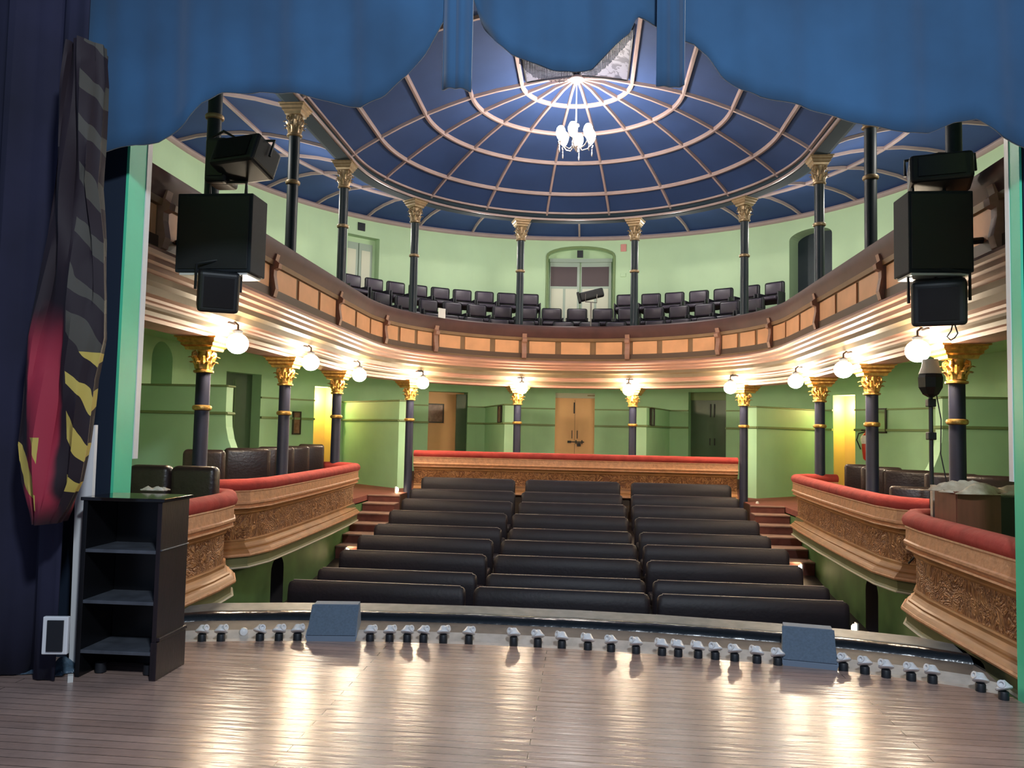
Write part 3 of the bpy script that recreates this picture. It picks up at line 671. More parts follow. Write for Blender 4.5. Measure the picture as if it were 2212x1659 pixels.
for s, sd in ((-1, 'left'), (1, 'right')):
    p2 = [(s*4.45, 14.0), (s*3.95, 13.93), (s*3.74, 13.75), (s*3.68, 13.0), (s*3.60, 11.6), (s*3.55, 10.3), (s*3.53, 9.35), (s*3.60, 8.95), (s*3.80, 8.72), (s*4.10, 8.62)]
    p2 = [(x+s*.06, y) for x, y in p2]
    o, run = front(p2, 'theatre_box', '%s theatre box front with red plush rail and carved relief, middle of the hall' % sd, 'theatre box', -s, .99)
    PB(MB().add([(s*x, y, .28) for x, y in ((4.02, 14.0), (3.76, 13.75), (3.64, 10.3), (3.64, 9.3), (3.9, 8.8), (4.02, 8.7))]+[(s*x, y, .0) for x, y in ((4.02, 14.0), (3.76, 13.75), (3.64, 10.3), (3.64, 9.3), (3.9, 8.8), (4.02, 8.7))], [tuple(range(6)), tuple(range(6, 12))]+[(i, (i+1) % 6, 6+(i+1) % 6, 6+i) for i in range(6)]), 'box_floor', M['cove'], o)
    p1 = [(s*4.1, 7.98), (s*3.6, 7.92), (s*3.25, 7.78), (s*3.12, 7.5), (s*3.08, 7.1), (s*3.07, 6.5), (s*3.06, 5.60 if s < 0 else 5.40)]
    p1 = [(x+s*.10, y) for x, y in p1]
    o, run = front(p1, 'theatre_box', '%s stage box front with red plush rail, nearest the proscenium' % sd, 'theatre box', -s, .96)
    PB(MB().add([(s*x, y, .28) for x, y in ((4.02, 7.95), (3.7, 7.9), (3.27, 7.5), (3.2, 5.5), (4.02, 5.5))]+[(s*x, y, .0) for x, y in ((4.02, 7.95), (3.7, 7.9), (3.27, 7.5), (3.2, 5.5), (4.02, 5.5))], [tuple(range(5)), tuple(range(5, 10))]+[(i, (i+1) % 5, 5+(i+1) % 5, 5+i) for i in range(5)]), 'box_floor', M['cove'], o)
front([(-3.33, 16.55), (-2, 16.55), (0, 16.56), (2, 16.55), (3.33, 16.55)], 'rear_parapet', 'long straight parapet with worn red plush top behind the stalls', 'parapet', -1, 1.17, low=False)

# ------------------------------------------------------------------ chairs
def make_tip_chair():
    t = thing('balcony_chair', '', 'chair')
    MB().box((0, .03, .64), (.50, .07, .46), bev=.05).build('back_shell', M['chair_edge'], t, True)
    MB().box((0, -.02, .71), (.42, .06, .27), bev=.035).build('back_pad', M['chair'], t, True)
    MB().box((0, -.16, .42), (.46, .34, .10), M4=Matrix.Rotation(R_(-14), 4, 'X'), bev=.04).build('seat', M['chair'], t, True)
    for s in (-1, 1): MB().box((s*.255, -.12, .30), (.035, .30, .60), bev=.012).build('side_frame', M['chair_edge'], t, True)
    return t
tc0 = make_tip_chair(); used = False
def place_tip(t, r, zf, label, group):
    global used
    if used: o = dup(tc0, (0, 0, 0), 0, label, group)
    else: o = tc0; used = True; tag(o, label, None, group)
    p = P(t, r, zf); o.location = p; o.rotation_euler = (0, 0, NA(t))
bl = [-53.5, -48, -42.7, -37.3, -32, -26.8, -21.6, -16.4, -11.2]; brr = [11, 16.6, 21.9, 27.4, 32.9, 38.9, 44.5]
for i, a in enumerate(bl): place_tip(a, 6.45, 4.3, 'plum balcony chair in the top row, %s chair left of the arched central door' % ORD[len(bl)-1-i], 'top row balcony chairs')
for i, a in enumerate(brr): place_tip(a, 6.45, 4.3, 'plum balcony chair in the top row, %s chair right of the arched central door' % ORD[i], 'top row balcony chairs')
mid = [-53.2, -46.4, -39.6, -33, -26.4, -19.6, -13, -6.6, 0, 6.6, 13.1, 19.7, 26.3, 32.9, 39.5, 46]
for i, a in enumerate(mid): place_tip(a, 5.4, 3.78, 'plum balcony chair in the middle row, %s from the left' % ORD[i], 'middle row balcony chairs')
low = [-38, -30.4, -22.8, -15.2, -3.8, 3.8, 11.4, 22.8, 30.4, 38]
for i, a in enumerate(low): place_tip(a, 4.62, 3.35, 'plum balcony chair in the lowest row behind the rail, %s from the left' % ORD[i], 'lowest row balcony chairs')

def make_box_chair(w_=.56, bz=.95, m='leather'):
    t = thing('box_chair', '', 'chair')
    MB().box((0, .0, bz-.27), (w_, .13, .54), bev=.06).build('backrest', M[m], t, True)
    MB().box((0, -.27, .40), (w_, .50, .16), bev=.05).build('seat', M[m], t, True)
    for sx in (-1, 1):
        for sy in (-.45, -.02): MB().box((sx*(w_/2-.05), sy, .17), (.045, .045, .34)).build('leg', M['mblack'], t)
    return t
bc0 = make_box_chair(); bused = False
def place_bc(x, y, rz, label, group, zt=1.26, w=1):
    global bused
    if bused: o = dup(bc0, (x, y, .3), rz, label, group)
    else: o = bc0; bused = True; tag(o, label, None, group); o.rotation_euler = (0, 0, rz)
    o.location = (x, y, .3); o.scale = (w, 1, (zt-.3)/.95)
for i, (x, y, w_) in enumerate([(-4.62, 9.85, .95), (-4.55, 11.0, 1.15), (-4.55, 12.05, 1), (-4.55, 12.82, .9), (-4.55, 13.65, .8), (-4.85, 14.5, .85)]):
    place_bc(x, y, R_(28 if i > 0 else 10), 'dark brown leather chair behind the left middle box rail, %s from the stage' % ORD[i], 'left box chairs', 1.29, w_)
for i, (x, y, w_, zt) in enumerate([(4.8, 9.5, 1, 1.22), (4.8, 10.4, 1.1, 1.20), (4.12, 9.9, .85, 1.05), (4.6, 11.25, 1.1, 1.20), (4.6, 12.2, 1, 1.2), (4.6, 13.1, .85, 1.2)]):
    place_bc(x, y, R_(-24), 'dark brown leather chair behind the right middle box rail, %s from the stage' % ORD[i], 'right box chairs', zt, w_)
# sofa in the left stage box, chair in the right one
def sofa():
    a = at(283, 1003, Y=7.5); b = at(374, 1003, Y=7.5); c = at(474, 1003, Y=7.5)
    t = thing('leather_sofa', 'brown leather two-back sofa in the left stage box behind the black cabinet', 'sofa', ((a.x+c.x)/2, 7.5, .28))
    for p, q in ((a, b), (b, c)):
        PB(MB().box(((p.x+q.x)/2, 7.5, a.z-.27), (abs(q.x-p.x)-.01, .16, .54), bev=.06), 'back_cushion', M['leather'], t, True)
    PB(MB().box(((a.x+c.x)/2, 7.22, .55), (c.x-a.x, .5, .22), bev=.05), 'seat', M['leather'], t, True)
    PB(MB().box(((a.x+c.x)/2, 7.3, .37), (c.x-a.x-.05, .6, .17)), 'base', M['mblack'], t)
    p = at(335, 1046, Y=6.45)
    return t
sofa()
def rag(name, label, cat, cx, cy, z, sx, sy, amp, m, nx=22, ny=16, seed=1):
    rnd = random.Random(seed); ph = [rnd.uniform(0, 6.28) for _ in range(8)]
    top = []; 
    for j in range(ny):
        row = []
        for i in range(nx):
            u = i/(nx-1)-.5; v = j/(ny-1)-.5
            e = 1+.12*math.sin(7*math.atan2(v, u+1e-6)+ph[0])
            h = amp*(.5+.5*math.sin(u*13+ph[1]+2*math.sin(v*6+ph[2])))*(.6+.4*math.sin(v*11+ph[3]+u*4))
            edge = max(0, 1-2*max(abs(u), abs(v)))**.4
            row.append((cx+u*sx*e, cy+v*sy*e, z+.004+h*edge))
        top.append(row)
    mb = MB().strip(top); o = mb.build(name, m, None, True, origin=(cx, cy, z)); sm = o.modifiers.new('s', 'SOLIDIFY'); sm.thickness = .008; sm.offset = 1
    return tag(o, label, cat)
t = thing('box_chair', 'dark leather chair with pale wooden post in the right stage box', 'chair', (at(2048, 1050, Y=7.55).x, 7.55, .28))
c = at(2020, 1050, Y=7.55); d_ = at(2070, 1050, Y=7.55)
PB(MB().box(((c.x+d_.x)/2+.02, 7.55, c.z-.25), (d_.x-c.x, .10, .5), bev=.04), 'backrest', M['leather'], t, True)
PB(MB().box((c.x-.015, 7.55, (c.z+.3)/2), (.035, .05, c.z-.28)), 'post', M['cloth'], t)
PB(MB().box(((c.x+d_.x)/2, 7.44, .52), (.26, .2, .14), bev=.04), 'seat', M['leather'], t, True)
a = at(2066, 1062, Y=6.9); b = at(2225, 1070, Y=6.9)
t = thing('wooden_crate', 'open red brown wooden crate behind the right stage box rail', 'crate', ((a.x+b.x)/2, 7.05, .28))
wx = b.x-a.x; cxx = (a.x+b.x)/2
PB(MB().box((a.x+.17, 6.9, (a.z+.3)/2), (.34, .03, a.z-.3)), 'front_board', M['wood_red'], t)
PB(MB().box((a.x+.33, 7.1, (a.z-.05+.3)/2), (.03, .4, a.z-.35)), 'divider', M['wood_red'], t)
PB(MB().box((a.x+.01, 7.1, (a.z+.3)/2), (.03, .4, a.z-.3)), 'side_board', M['wood_red'], t)
PB(MB().box((a.x+.5, 7.12, (a.z+.3)/2), (.34, .36, a.z-.38)), 'dark_core', M['black'], t)
rag('folded_cloth', 'crumpled cream cloth draped over the wooden crate in the right stage box', 'cloth', a.x+.38, 7.03, a.z-.02, .85, .42, .13, M['cloth'], seed=5)

# ------------------------------------------------------------------ stage dressing: cabinet
A = at(160, 1463, Z=0); B = at(333, 1471, Z=0); H = at(354, 1078, Y=B.y).z - .022; C = at(418, 1048, Z=H+.022)
ux = (Vector((B.x-A.x, B.y-A.y, 0))).normalized(); W_ = (B-A).length; D_ = .36
vy = Vector((-ux.y, ux.x, 0))
if (C-B).dot(vy) < 0: vy = -vy
cab = thing('shelf_cabinet', 'tall black open-fronted shelf cabinet on the left of the stage', 'cabinet', A, math.atan2(ux.y, ux.x))
def cb(x0, x1, y0, y1, z0, z1, bev=.003): return MB().box(((x0+x1)/2, (y0+y1)/2, (z0+z1)/2), (x1-x0, y1-y0, z1-z0), bev=bev)
cb(0, .03, 0, D_, .0, H).build('left_side', M['black'], cab)
cb(W_-.03, W_, 0, D_, .02, H).build('right_side', M['cab_side'], cab)
cb(-.01, W_+.02, -.015, D_+.01, H, H+.022).build('top', M['cab_top'], cab)
cb(W_-.03, W_+.012, -.01, D_+.005, .0, .235).build('plinth_side', M['cab_side'], cab)
cb(.03, W_-.03, D_-.02, D_, .0, H).build('back', M['black'], cab)
for z in (.78, .46, .15): cb(.03, W_-.03, .0, D_-.02, z, z+.022).build('shelf', M['shelf'], cab)
cb(W_, W_+.022, 0, D_, .24, .262).build('side_moulding', M['cab_side'], cab)
cb(W_, W_+.012, 0, D_, .80, .808).build('side_bead', M['shelf'], cab)
for x in (.1, W_-.1):
    MB().lathe([(.012, 0), (.035, .005), (.035, .065), (.012, .07)], (x, .12, 0), 12, T=None).build('castor', M['mblack'], cab, True)
# switch box and plastic on the left, curtains
p = at(121, 1372, Y=4.62)
t = thing('wall_socket_box', 'white rimmed electrical outlet plate on the dark drape, low left', 'outlet', (p.x, 4.62, p.z))
PB(MB().box(p, (.15, .03, .225), rz=.15, bev=.006), 'white_rim', M['white'], t)
PB(MB().box(p+Vector((0.006, -.018, 0)), (.095, .012, .185), rz=.15), 'dark_plate', M['mblack'], t)
rag('crumpled_plastic', 'crumpled translucent blue plastic sheet on the floor beside the cabinet', 'plastic sheet', *tuple(at(95, 1448, Z=0).xy), 0, .42, .22, .10, M['plastic'], seed=9)
rag('small_cloth', 'small cream cloth lying on the rear edge of the black cabinet', 'cloth', *tuple(at(334, 1061, Z=H+.022).xy), H+.023, .17, .08, .035, M['cloth'], 14, 8, seed=3)
t = MB().box(at(152, 1465, Z=.02), (.03, .05, .04), rz=.6).build('wood_chip', M['offwhite'], None); t['label'] = 'small pale wooden scrap on the floor at the cabinet corner'; t['category'] = 'scrap'
# white panel behind the curtain
p = at(188, 915, Y=5.0)
pb = MB(); q = [at(168, 925, Y=4.98), at(206, 918, Y=5.0), at(200, 1075, Y=5.0), at(163, 1165, Y=4.98)]; q[2].z = q[3].z = 0
pb.add([(v.x, v.y, v.z) for v in q]+[(v.x, v.y+.03, v.z) for v in q], [(0, 1, 2, 3), (7, 6, 5, 4), (0, 4, 5, 1), (1, 5, 6, 2), (2, 6, 7, 3), (3, 7, 4, 0)])
t = pb.build('leaning_board', M['white']); tag(t, 'tall white board standing behind the bunched red curtain', 'board')
# black legs of drapery at the left
def drape(x0, x1, yb, z0f, z1, m, nx=90, nz=14, amp=.05, freq=18, seed=0, th=.01, name='drape', zbend=None):
    rnd = random.Random(seed); ph = rnd.uniform(0, 6); rows = []
    for j in range(nz+1):
        v = j/nz; row = []
        for i in range(nx+1):
            u = i/nx; x = x0+(x1-x0)*u; zb = z0f(x); z = zb+(z1-zb)*v
            y = yb+amp*math.sin(u*freq*2+ph+.6*math.sin(u*7+v*2))+amp*.4*math.sin(u*freq*5.3+1.7*v)
            row.append((x, y, z))
        rows.append(row)
    o = MB().strip(rows).build(name, m, None, True); s_ = o.modifiers.new('s', 'SOLIDIFY'); s_.thickness = th; return o
o = drape(-6.2, -2.98, 4.78, lambda x: .01, 6.2, M['leg'], amp=.06, freq=22, name='side_curtain')
tag(o, 'black blue floor-length side curtain at the left of the stage opening', 'curtain')
# bunched maroon and yellow curtain
def bunched():
    out = [(0.0, 100, 150, 225), (.12, 180, 140, 228), (.25, 260, 135, 222), (.38, 400, 125, 212), (.5, 520, 110, 226), (.6, 640, 85, 228), (.68, 730, 62, 226), (.76, 820, 55, 205), (.84, 900, 50, 196), (.9, 960, 45, 190), (.95, 1040, 55, 175), (.98, 1100, 75, 145), (1.0, 1140, 85, 118)]
    Yb = 4.45; rows = []
    nx = 40
    for i in range(len(out)-1):
        for k in range(4):
            u = k/4; _, y0, l0, r0 = out[i]; _, y1, l1, r1 = out[i+1]
            yy = y0+(y1-y0)*u; l = l0+(l1-l0)*u; r = r0+(r1-r0)*u; row = []
            for j in range(nx):
                a = 2*math.pi*j/nx; cx_ = (l+r)/2; px = cx_+(r-l)/2*math.cos(a)
                q = at(px, yy, Y=Yb); dd = .10*math.sin(a)*(1+.35*math.sin(a*5+yy*.012)+.18*math.sin(a*11+1.3))
                row.append((q.x+.008*math.sin(a*9), Yb-dd, q.z))
            rows.append(row)
    m = bpy.data.materials.new('maroon curtain with yellow bands'); m.use_nodes = True; nt = m.node_tree; b = nt.nodes['Principled BSDF']; L = nt.links
    b.inputs['Roughness'].default_value = .75
    tc = nt.nodes.new('ShaderNodeTexCoord'); sx = nt.nodes.new('ShaderNodeSeparateXYZ'); L.new(tc.outputs['Object'], sx.inputs[0])
    def math_(op, a, b_=None):
        n = nt.nodes.new('ShaderNodeMath'); n.operation = op
        for i, v in enumerate((a, b_)):
            if v is None: continue
            if hasattr(v, 'links'): L.new(v, n.inputs[i])
            else: n.inputs[i].default_value = v
        return n.outputs[0]
    X, Z = sx.outputs[0], sx.outputs[2]
    # diagonal bands
    s1 = math_('ADD', math_('MULTIPLY', Z, 1.0), math_('MULTIPLY', X, 1.3))
    nz_ = nt.nodes.new('ShaderNodeTexNoise'); nz_.inputs['Scale'].default_value = 3.0; L.new(tc.outputs['Object'], nz_.inputs[0])
    s1 = math_('ADD', s1, math_('MULTIPLY', nz_.outputs[0], .35))
    band = math_('GREATER_THAN', math_('FRACT', math_('MULTIPLY', s1, 3.4)), .62)
    r0 = at(0, 0, Y=Yb)
    xr = at(178, 600, Y=Yb).x; rightside = math_('GREATER_THAN', X, xr)
    xl = at(112, 1000, Y=Yb).x; zl = at(100, 945, Y=Yb).z
    lowleft = math_('MULTIPLY', math_('LESS_THAN', X, xl), math_('LESS_THAN', Z, zl))
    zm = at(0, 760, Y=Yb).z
    ok = math_('MAXIMUM', rightside, lowleft)
    yel = math_('MULTIPLY', band, ok)
    c1 = nt.nodes.new('ShaderNodeMix'); c1.data_type = 'RGBA'; c1.inputs[6].default_value = (.010, .003, .008, 1); c1.inputs[7].default_value = (.34, .020, .045, 1)
    x1 = at(80, 900, Y=Yb).x; x2 = at(146, 900, Y=Yb).x; za = at(0, 715, Y=Yb).z; zb = at(0, 1085, Y=Yb).z
    def soft(v, lo, hi):
        n = nt.nodes.new('ShaderNodeMapRange'); n.interpolation_type = 'SMOOTHSTEP'; L.new(v, n.inputs[0]); n.inputs[1].default_value = lo; n.inputs[2].default_value = hi; return n.outputs[0]
    Xn = math_('ADD', X, math_('MULTIPLY', nz_.outputs[0], .10)); Zn = math_('ADD', Z, math_('MULTIPLY', nz_.outputs[0], .25))
    cr = math_('MULTIPLY', math_('MULTIPLY', soft(Xn, x1+.03, x1+.07), math_('SUBTRACT', 1.0, soft(Xn, x2+.03, x2+.07))), math_('MULTIPLY', math_('SUBTRACT', 1.0, soft(Zn, za-.05, za+.30)), soft(Zn, zb+.02, zb+.2)))
    L.new(cr, c1.inputs[0])
    c2 = nt.nodes.new('ShaderNodeMix'); c2.data_type = 'RGBA'; cy = nt.nodes.new('ShaderNodeMix'); cy.data_type = 'RGBA'; cy.inputs[6].default_value = (.50, .38, .08, 1); cy.inputs[7].default_value = (.055, .050, .040, 1); L.new(math_('GREATER_THAN', Z, at(0, 760, Y=Yb).z), cy.inputs[0]); L.new(cy.outputs[2], c2.inputs[7]); L.new(yel, c2.inputs[0]); L.new(c1.outputs[2], c2.inputs[6])  # upper bands dulled in colour to carry the shade up there
    L.new(c2.outputs[2], b.inputs['Base Color'])
    o = MB().strip(rows, close=True).build('bunched_curtain', m, None, True)
    tag(o, 'bunched maroon stage curtain with crimson lining and yellow bands hanging at left', 'curtain')
bunched()
# raised pelmet / swagged house curtain
def poly_edge(pts, Y):
    q = [at(x, y, Y=Y) for x, y in pts]; q = [(v.x, v.z) for v in q]
    def f(x):
        if x <= q[0][0]: return q[0][1]
        for (a, za), (b, zb) in zip(q, q[1:]):
            if a <= x <= b: return za+(zb-za)*((x-a)/(b-a+1e-9))
        return q[-1][1]
    return f
YP = 4.92
segL = [(-60, 330), (215, 335), (290, 312), (340, 308), (400, 272), (440, 225), (480, 203), (560, 198), (640, 205), (720, 222), (780, 232), (830, 212), (880, 165), (920, 110), (950, 60), (963, 38)]
segR = [(1477, 92), (1500, 95), (1530, 122), (1560, 165), (1600, 195), (1640, 214), (1730, 226), (1820, 258), (1870, 275), (1960, 288), (2010, 285), (2060, 265), (2110, 258), (2160, 300), (2230, 325), (2400, 340)]
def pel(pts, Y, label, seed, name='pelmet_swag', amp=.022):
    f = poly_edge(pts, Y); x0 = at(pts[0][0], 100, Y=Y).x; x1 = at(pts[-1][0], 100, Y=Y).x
    o = drape(x0, x1, Y, f, 5.6, M['pelmet'], nx=120, nz=18, amp=amp, freq=max(3, (x1-x0)*5), seed=seed, th=.015, name=name); return tag(o, label, 'curtain', 'flare-tinted pelmet drapery')
pel(segL, YP, 'flare-tinted navy velvet pelmet swag across the upper left of the stage opening', 1)
pel(segR, YP, 'flare-tinted navy velvet pelmet swag across the upper right of the stage opening', 2)
pel([(1016, -20), (1030, 20), (1048, 62), (1075, 98), (1105, 122), (1150, 140), (1200, 150), (1240, 154), (1280, 146), (1310, 122), (1340, 92), (1360, 75), (1372, 48), (1378, 40), (1400, 48), (1420, 55)], YP+.04, 'flare-tinted navy velvet swag hanging in a deep scallop at top centre', 3, amp=.03)
pel([(955, 192), (1020, 197)], YP-.05, 'narrow flare-tinted navy velvet tail between the left and centre swags', 4, 'pelmet_tail', .02)
pel([(1418, 190), (1479, 186)], YP-.05, 'narrow flare-tinted navy velvet tail between the centre and right swags', 5, 'pelmet_tail', .02)
# fringe behind the centre scallop
f = poly_edge([(1120, 135), (1150, 165), (1180, 174), (1215, 178), (1238, 160), (1255, 158), (1275, 166), (1290, 160), (1320, 135), (1372, 75)], 5.0)
mb = MB(); x = at(1122, 150, Y=5.0).x; xe = at(1370, 150, Y=5.0).x
while x < xe:
    zz = f(x)+random.uniform(-.006, .006); mb.tube([(x, 5.0, zz), (x+random.uniform(-.003, .003), 5.0, zz+.22)], .0035, 4); x += .0075
tag(mb.build('fringe', M['fringe']), 'grey bullion fringe hanging under the centre swag', 'fringe', None, 'stuff')

# ------------------------------------------------------------------ wedge monitors
def wedge(pa, pb_, label, g='wedge stage monitors'):
    a = at(*pa, Z=0); b = at(*pb_, Z=0); w_ = (b-a).length; rz = math.atan2(b.y-a.y, b.x-a.x)
    t = thing('stage_monitor', label, 'stage monitor speaker', ((a.x+b.x)/2, (a.y+b.y)/2, 0), rz, g)
    pr = [(0, .0), (.0, .035), (.19, .235), (.30, .235), (.31, .07), (.03, .0)]   # y,z profile
    n = len(pr); h = w_/2
    sh = [.012, .0, .022, .022, .012, .012]
    MB().add([(-h+q, y, z) for (y, z), q in zip(pr, sh)]+[(h-q, y, z) for (y, z), q in zip(pr, sh)], [tuple(range(n)), tuple(range(n, 2*n))[::-1]]+[(i, (i+1) % n, n+(i+1) % n, n+i) for i in range(n)]).build('cabinet_body', M['monitor_box'], t)
    MB().box((0, .090, .137), (w_-.02, .262, .012), M4=Matrix.Rotation(math.atan2(.20, .19), 4, 'X'), bev=.004).build('grille', M['monitor'], t)
    MB().box((0, .012, .017), (w_-.03, .012, .03)).build('kick_strip', M['mblack'], t)
wedge((659, 1385), (770, 1386), 'grey blue wedge monitor speaker on the left stage edge')
wedge((1688, 1437), (1812, 1449), 'grey blue wedge monitor speaker on the right stage edge')

# ------------------------------------------------------------------ footlights
def make_foot():
    t = thing('footlight', '', 'footlight')
    MB().lathe([(.026, 0), (.026, .05), (.022, .055)], (0, 0, 0), 12).build('socket_base', M['mblack'], t, True)  # black base also stands in for the shadow beneath the lamp
    T = Matrix.Rotation(R_(50), 4, 'X')
    T = Matrix.Translation((0, 0, .075)) @ Matrix.Rotation(R_(-28), 4, 'X')
    MB().lathe([(.034, -.014), (.041, -.010), (.042, -.002), (.034, .006), (.024, .022), (.018, .032), (.006, .034)], (0, 0, 0), 18, T=T).build('reflector_disc', M['white'], t, True)
    T2 = Matrix.Translation((.0, -.0, .086)) @ Matrix.Rotation(R_(68), 4, 'Y') @ Matrix.Rotation(R_(28), 4, 'X')
    MB().lathe([(.017, 0), (.017, .026), (.020, .028), (.020, .042), (.011, .042), (.011, .03)], (0, 0, 0), 14, T=T2).build('lamp_holder', M['white'], t, True)
    return t
ft0 = make_foot(); fu = False
FL = [437, 478, 562, 603, 643]; FM = [800, 842, 880, 915, 958, 1013, 1110, 1162, 1214, 1270, 1320, 1374, 1430, 1465, 1508, 1545, 1587, 1635, 1680]; FR = [1822, 1868, 1914, 1968, 2014, 2118, 2168]
def lip_y(x):   # image row of the lamp heads
    pts = [(412, 1364), (640, 1362), (800, 1364), (960, 1365), (1110, 1370), (1214, 1378), (1374, 1390), (1545, 1402), (1680, 1414), (1820, 1425), (1914, 1440), (2014, 1452), (2118, 1469), (2168, 1486), (2200, 1490)]
    for (a, ya), (b, yb) in zip(pts, pts[1:]):
        if a <= x <= b: return ya+(yb-ya)*(x-a)/(b-a)
fp = []
for x in FL: fp.append((x, '%s white footlight to the left of the left stage monitor' % ORD[len(FL)-1-FL.index(x)], 1))
for x in FM:
    i = FM.index(x)
    fp.append((x, '%s white footlight in the long run, counted from the left stage monitor' % ORD[i] if i < 10 else '%s white footlight counted leftwards from the right stage monitor' % ORD[len(FM)-1-i], 1 if x < 1060 else -1))
for x in FR: fp.append((x, '%s white footlight to the right of the right stage monitor' % ORD[FR.index(x)], -1))
for x, lab, sg in fp:
    p = at(x, lip_y(x), Z=.07)
    if fu: o = dup(ft0, (0, 0, 0), 0, lab, 'footlights in the trough')
    else: o = ft0; fu = True; tag(o, lab, None, 'footlights in the trough')
    # keep inside the trough
    o.location = (p.x, p.y, -.015); o.rotation_euler = (0, 0, random.uniform(-.35, .35)); o.scale = (1.2*sg, 1.2, 1.2)
for x, lab in ((523, 'loose white bulb lying in the trough left of the left monitor'), ):
    p = at(x, 1378, Z=-.02); o = MB().lathe([(.012, -.05), (.014, -.02), (.03, .0), (.034, .02), (.028, .045), (.001, .055)], (0, 0, 0), 14).build('loose_bulb', M['white'], None, True); o.location = (p.x, p.y+.02, .02); o.rotation_euler = (1.3, .2, .4); tag(o, lab, 'bulb')
p = at(1072, 1386, Z=-.02)
q = MB().add([(-.07, 0, 0), (-.01, .03, .035), (.05, .0, .03), (.02, -.03, .0), (.08, .02, .005)], [(0, 3, 1), (1, 3, 2), (3, 4, 2)]).build('paper_scrap', M['white']); q.location = (p.x, p.y+.05, -.008); tag(q, 'crumpled white paper scrap in the trough near its middle', 'paper')
# ------------------------------------------------------------------ hanging speakers and lanterns
def speaker(s, px0, px1, py0, py1, Y, lab):
    a = at(px0, py0, Y=Y); b = at(px1, py1, Y=Y); w_ = abs(b.x-a.x); h = a.z-b.z; c = Vector(((a.x+b.x)/2, Y+.17, (a.z+b.z)/2))
    t = thing('hanging_speaker', lab, 'speaker', c)
    PB(MB().box(c, (w_, .34, h), bev=.012), 'cabinet_body', M['speaker'], t)
    PB(MB().box(c+Vector((0, -.176, 0)), (w_*.92, .012, h*.92), bev=.004), 'grille', M['mblack'], t)
    xo = a.x if s < 0 else b.x
    PB(MB().tube([(c.x-w_*.25, Y+.25, a.z), (c.x-w_*.25, Y+.25, a.z+.18), (c.x+w_*.25, Y+.25, a.z+.18), (c.x+w_*.25, Y+.25, a.z)], .02, 6), 'yoke', M['mblack'], t)
    PB(MB().tube([(c.x, Y+.3, b.z+.3), (s*3.76, Y+.3, b.z+.35)], .03, 8), 'wall_arm', M['mblack'], t)
    PB(MB().box((c.x, Y+.17, b.z-.012), (w_*.9, .3, .02)), 'lit_underside', M['white'], t)  # white slab paints the globe lamp's light onto the underside
    return c, w_, h, a, b
L_ = speaker(-1, 385, 540, 418, 588, 6.98, 'large black loudspeaker hung before the left balcony front')
R__ = speaker(1, 1962, 2105, 412, 588, 6.98, 'large black loudspeaker hung before the right balcony front')
def lantern(px, py, Y, w_, h_, dz, rz, rx, lab, name='stage_lantern', hang=None):
    c = at(px, py, Y=Y); t = thing(name, lab, 'stage light', c); T = Matrix.Rotation(rz, 4, 'Z') @ Matrix.Rotation(rx, 4, 'X')
    MB().box((0, 0, 0), (w_, dz, h_), M4=T, bev=.035).build('housing', M['mblack'], t)
    q = [T @ Vector((sx*w_*.36, -dz/2-.012, sz*h_*.36)) for sx, sz in ((-1, -1), (1, -1), (1, 1), (-1, 1))]
    MB().add([tuple(v) for v in q]+[tuple(v+T @ Vector((0, .03, 0))) for v in q], [(0, 1, 2, 3), (4, 5, 6, 7)[::-1], (0, 4, 5, 1), (1, 5, 6, 2), (2, 6, 7, 3), (3, 7, 4, 0)]).build('lens', M['black'], t)
    MB().tube([T @ Vector((-w_*.55, 0, 0)), T @ Vector((-w_*.55, 0, h_*.6)), T @ Vector((0, 0, h_*.75)), T @ Vector((w_*.55, 0, h_*.6)), T @ Vector((w_*.55, 0, 0))], .014, 6).build('yoke', M['mblack'], t)
    if hang: MB().tube([T @ Vector((0, 0, h_*.75)), Vector(hang)-c], .02, 8).build('hanging_pipe', M['mblack'], t)
    return t, c
cL = L_[0]; cR = R__[0]
lantern(471, 628, 7.05, .36, .38, .36, .5, .25, 'black stage lantern hung under the left loudspeaker', hang=(cL.x, cL.y-.05, cL.z-L_[2]/2-.01))
t, c = lantern(2028, 652, 7.05, .42, .38, .36, -.4, .25, 'black stage lantern hung under the right loudspeaker', hang=(cR.x, cR.y-.05, cR.z-R__[2]/2-.01))
mb = MB(); e = at(2062, 700, Y=7.0); e2 = at(2054, 735, Y=7.0); pts = [e+Vector((.0, 0, 0)), e+Vector((.025, 0, -.08)), e2+Vector((.03, 0, .02)), e2, e2+Vector((-.03, 0, .03)), e+Vector((-.03, 0, -.06)), e+Vector((-.01, 0, .02))]
o = MB().tube([p_-c for p_ in pts], .006, 6).build('cable_loop', M['mblack'], t)
lantern(530, 345, 7.15, .52, .30, .36, -.3, -.35, 'black moving lantern standing on top of the left loudspeaker')
lantern(480, 355, 7.3, .22, .44, .3, 0, 0, 'black ballast box beside the lantern on the left loudspeaker', 'ballast_box')
lantern(2030, 375, 7.2, .5, .26, .3, -.3, -.2, 'black lantern standing on top of the right loudspeaker')
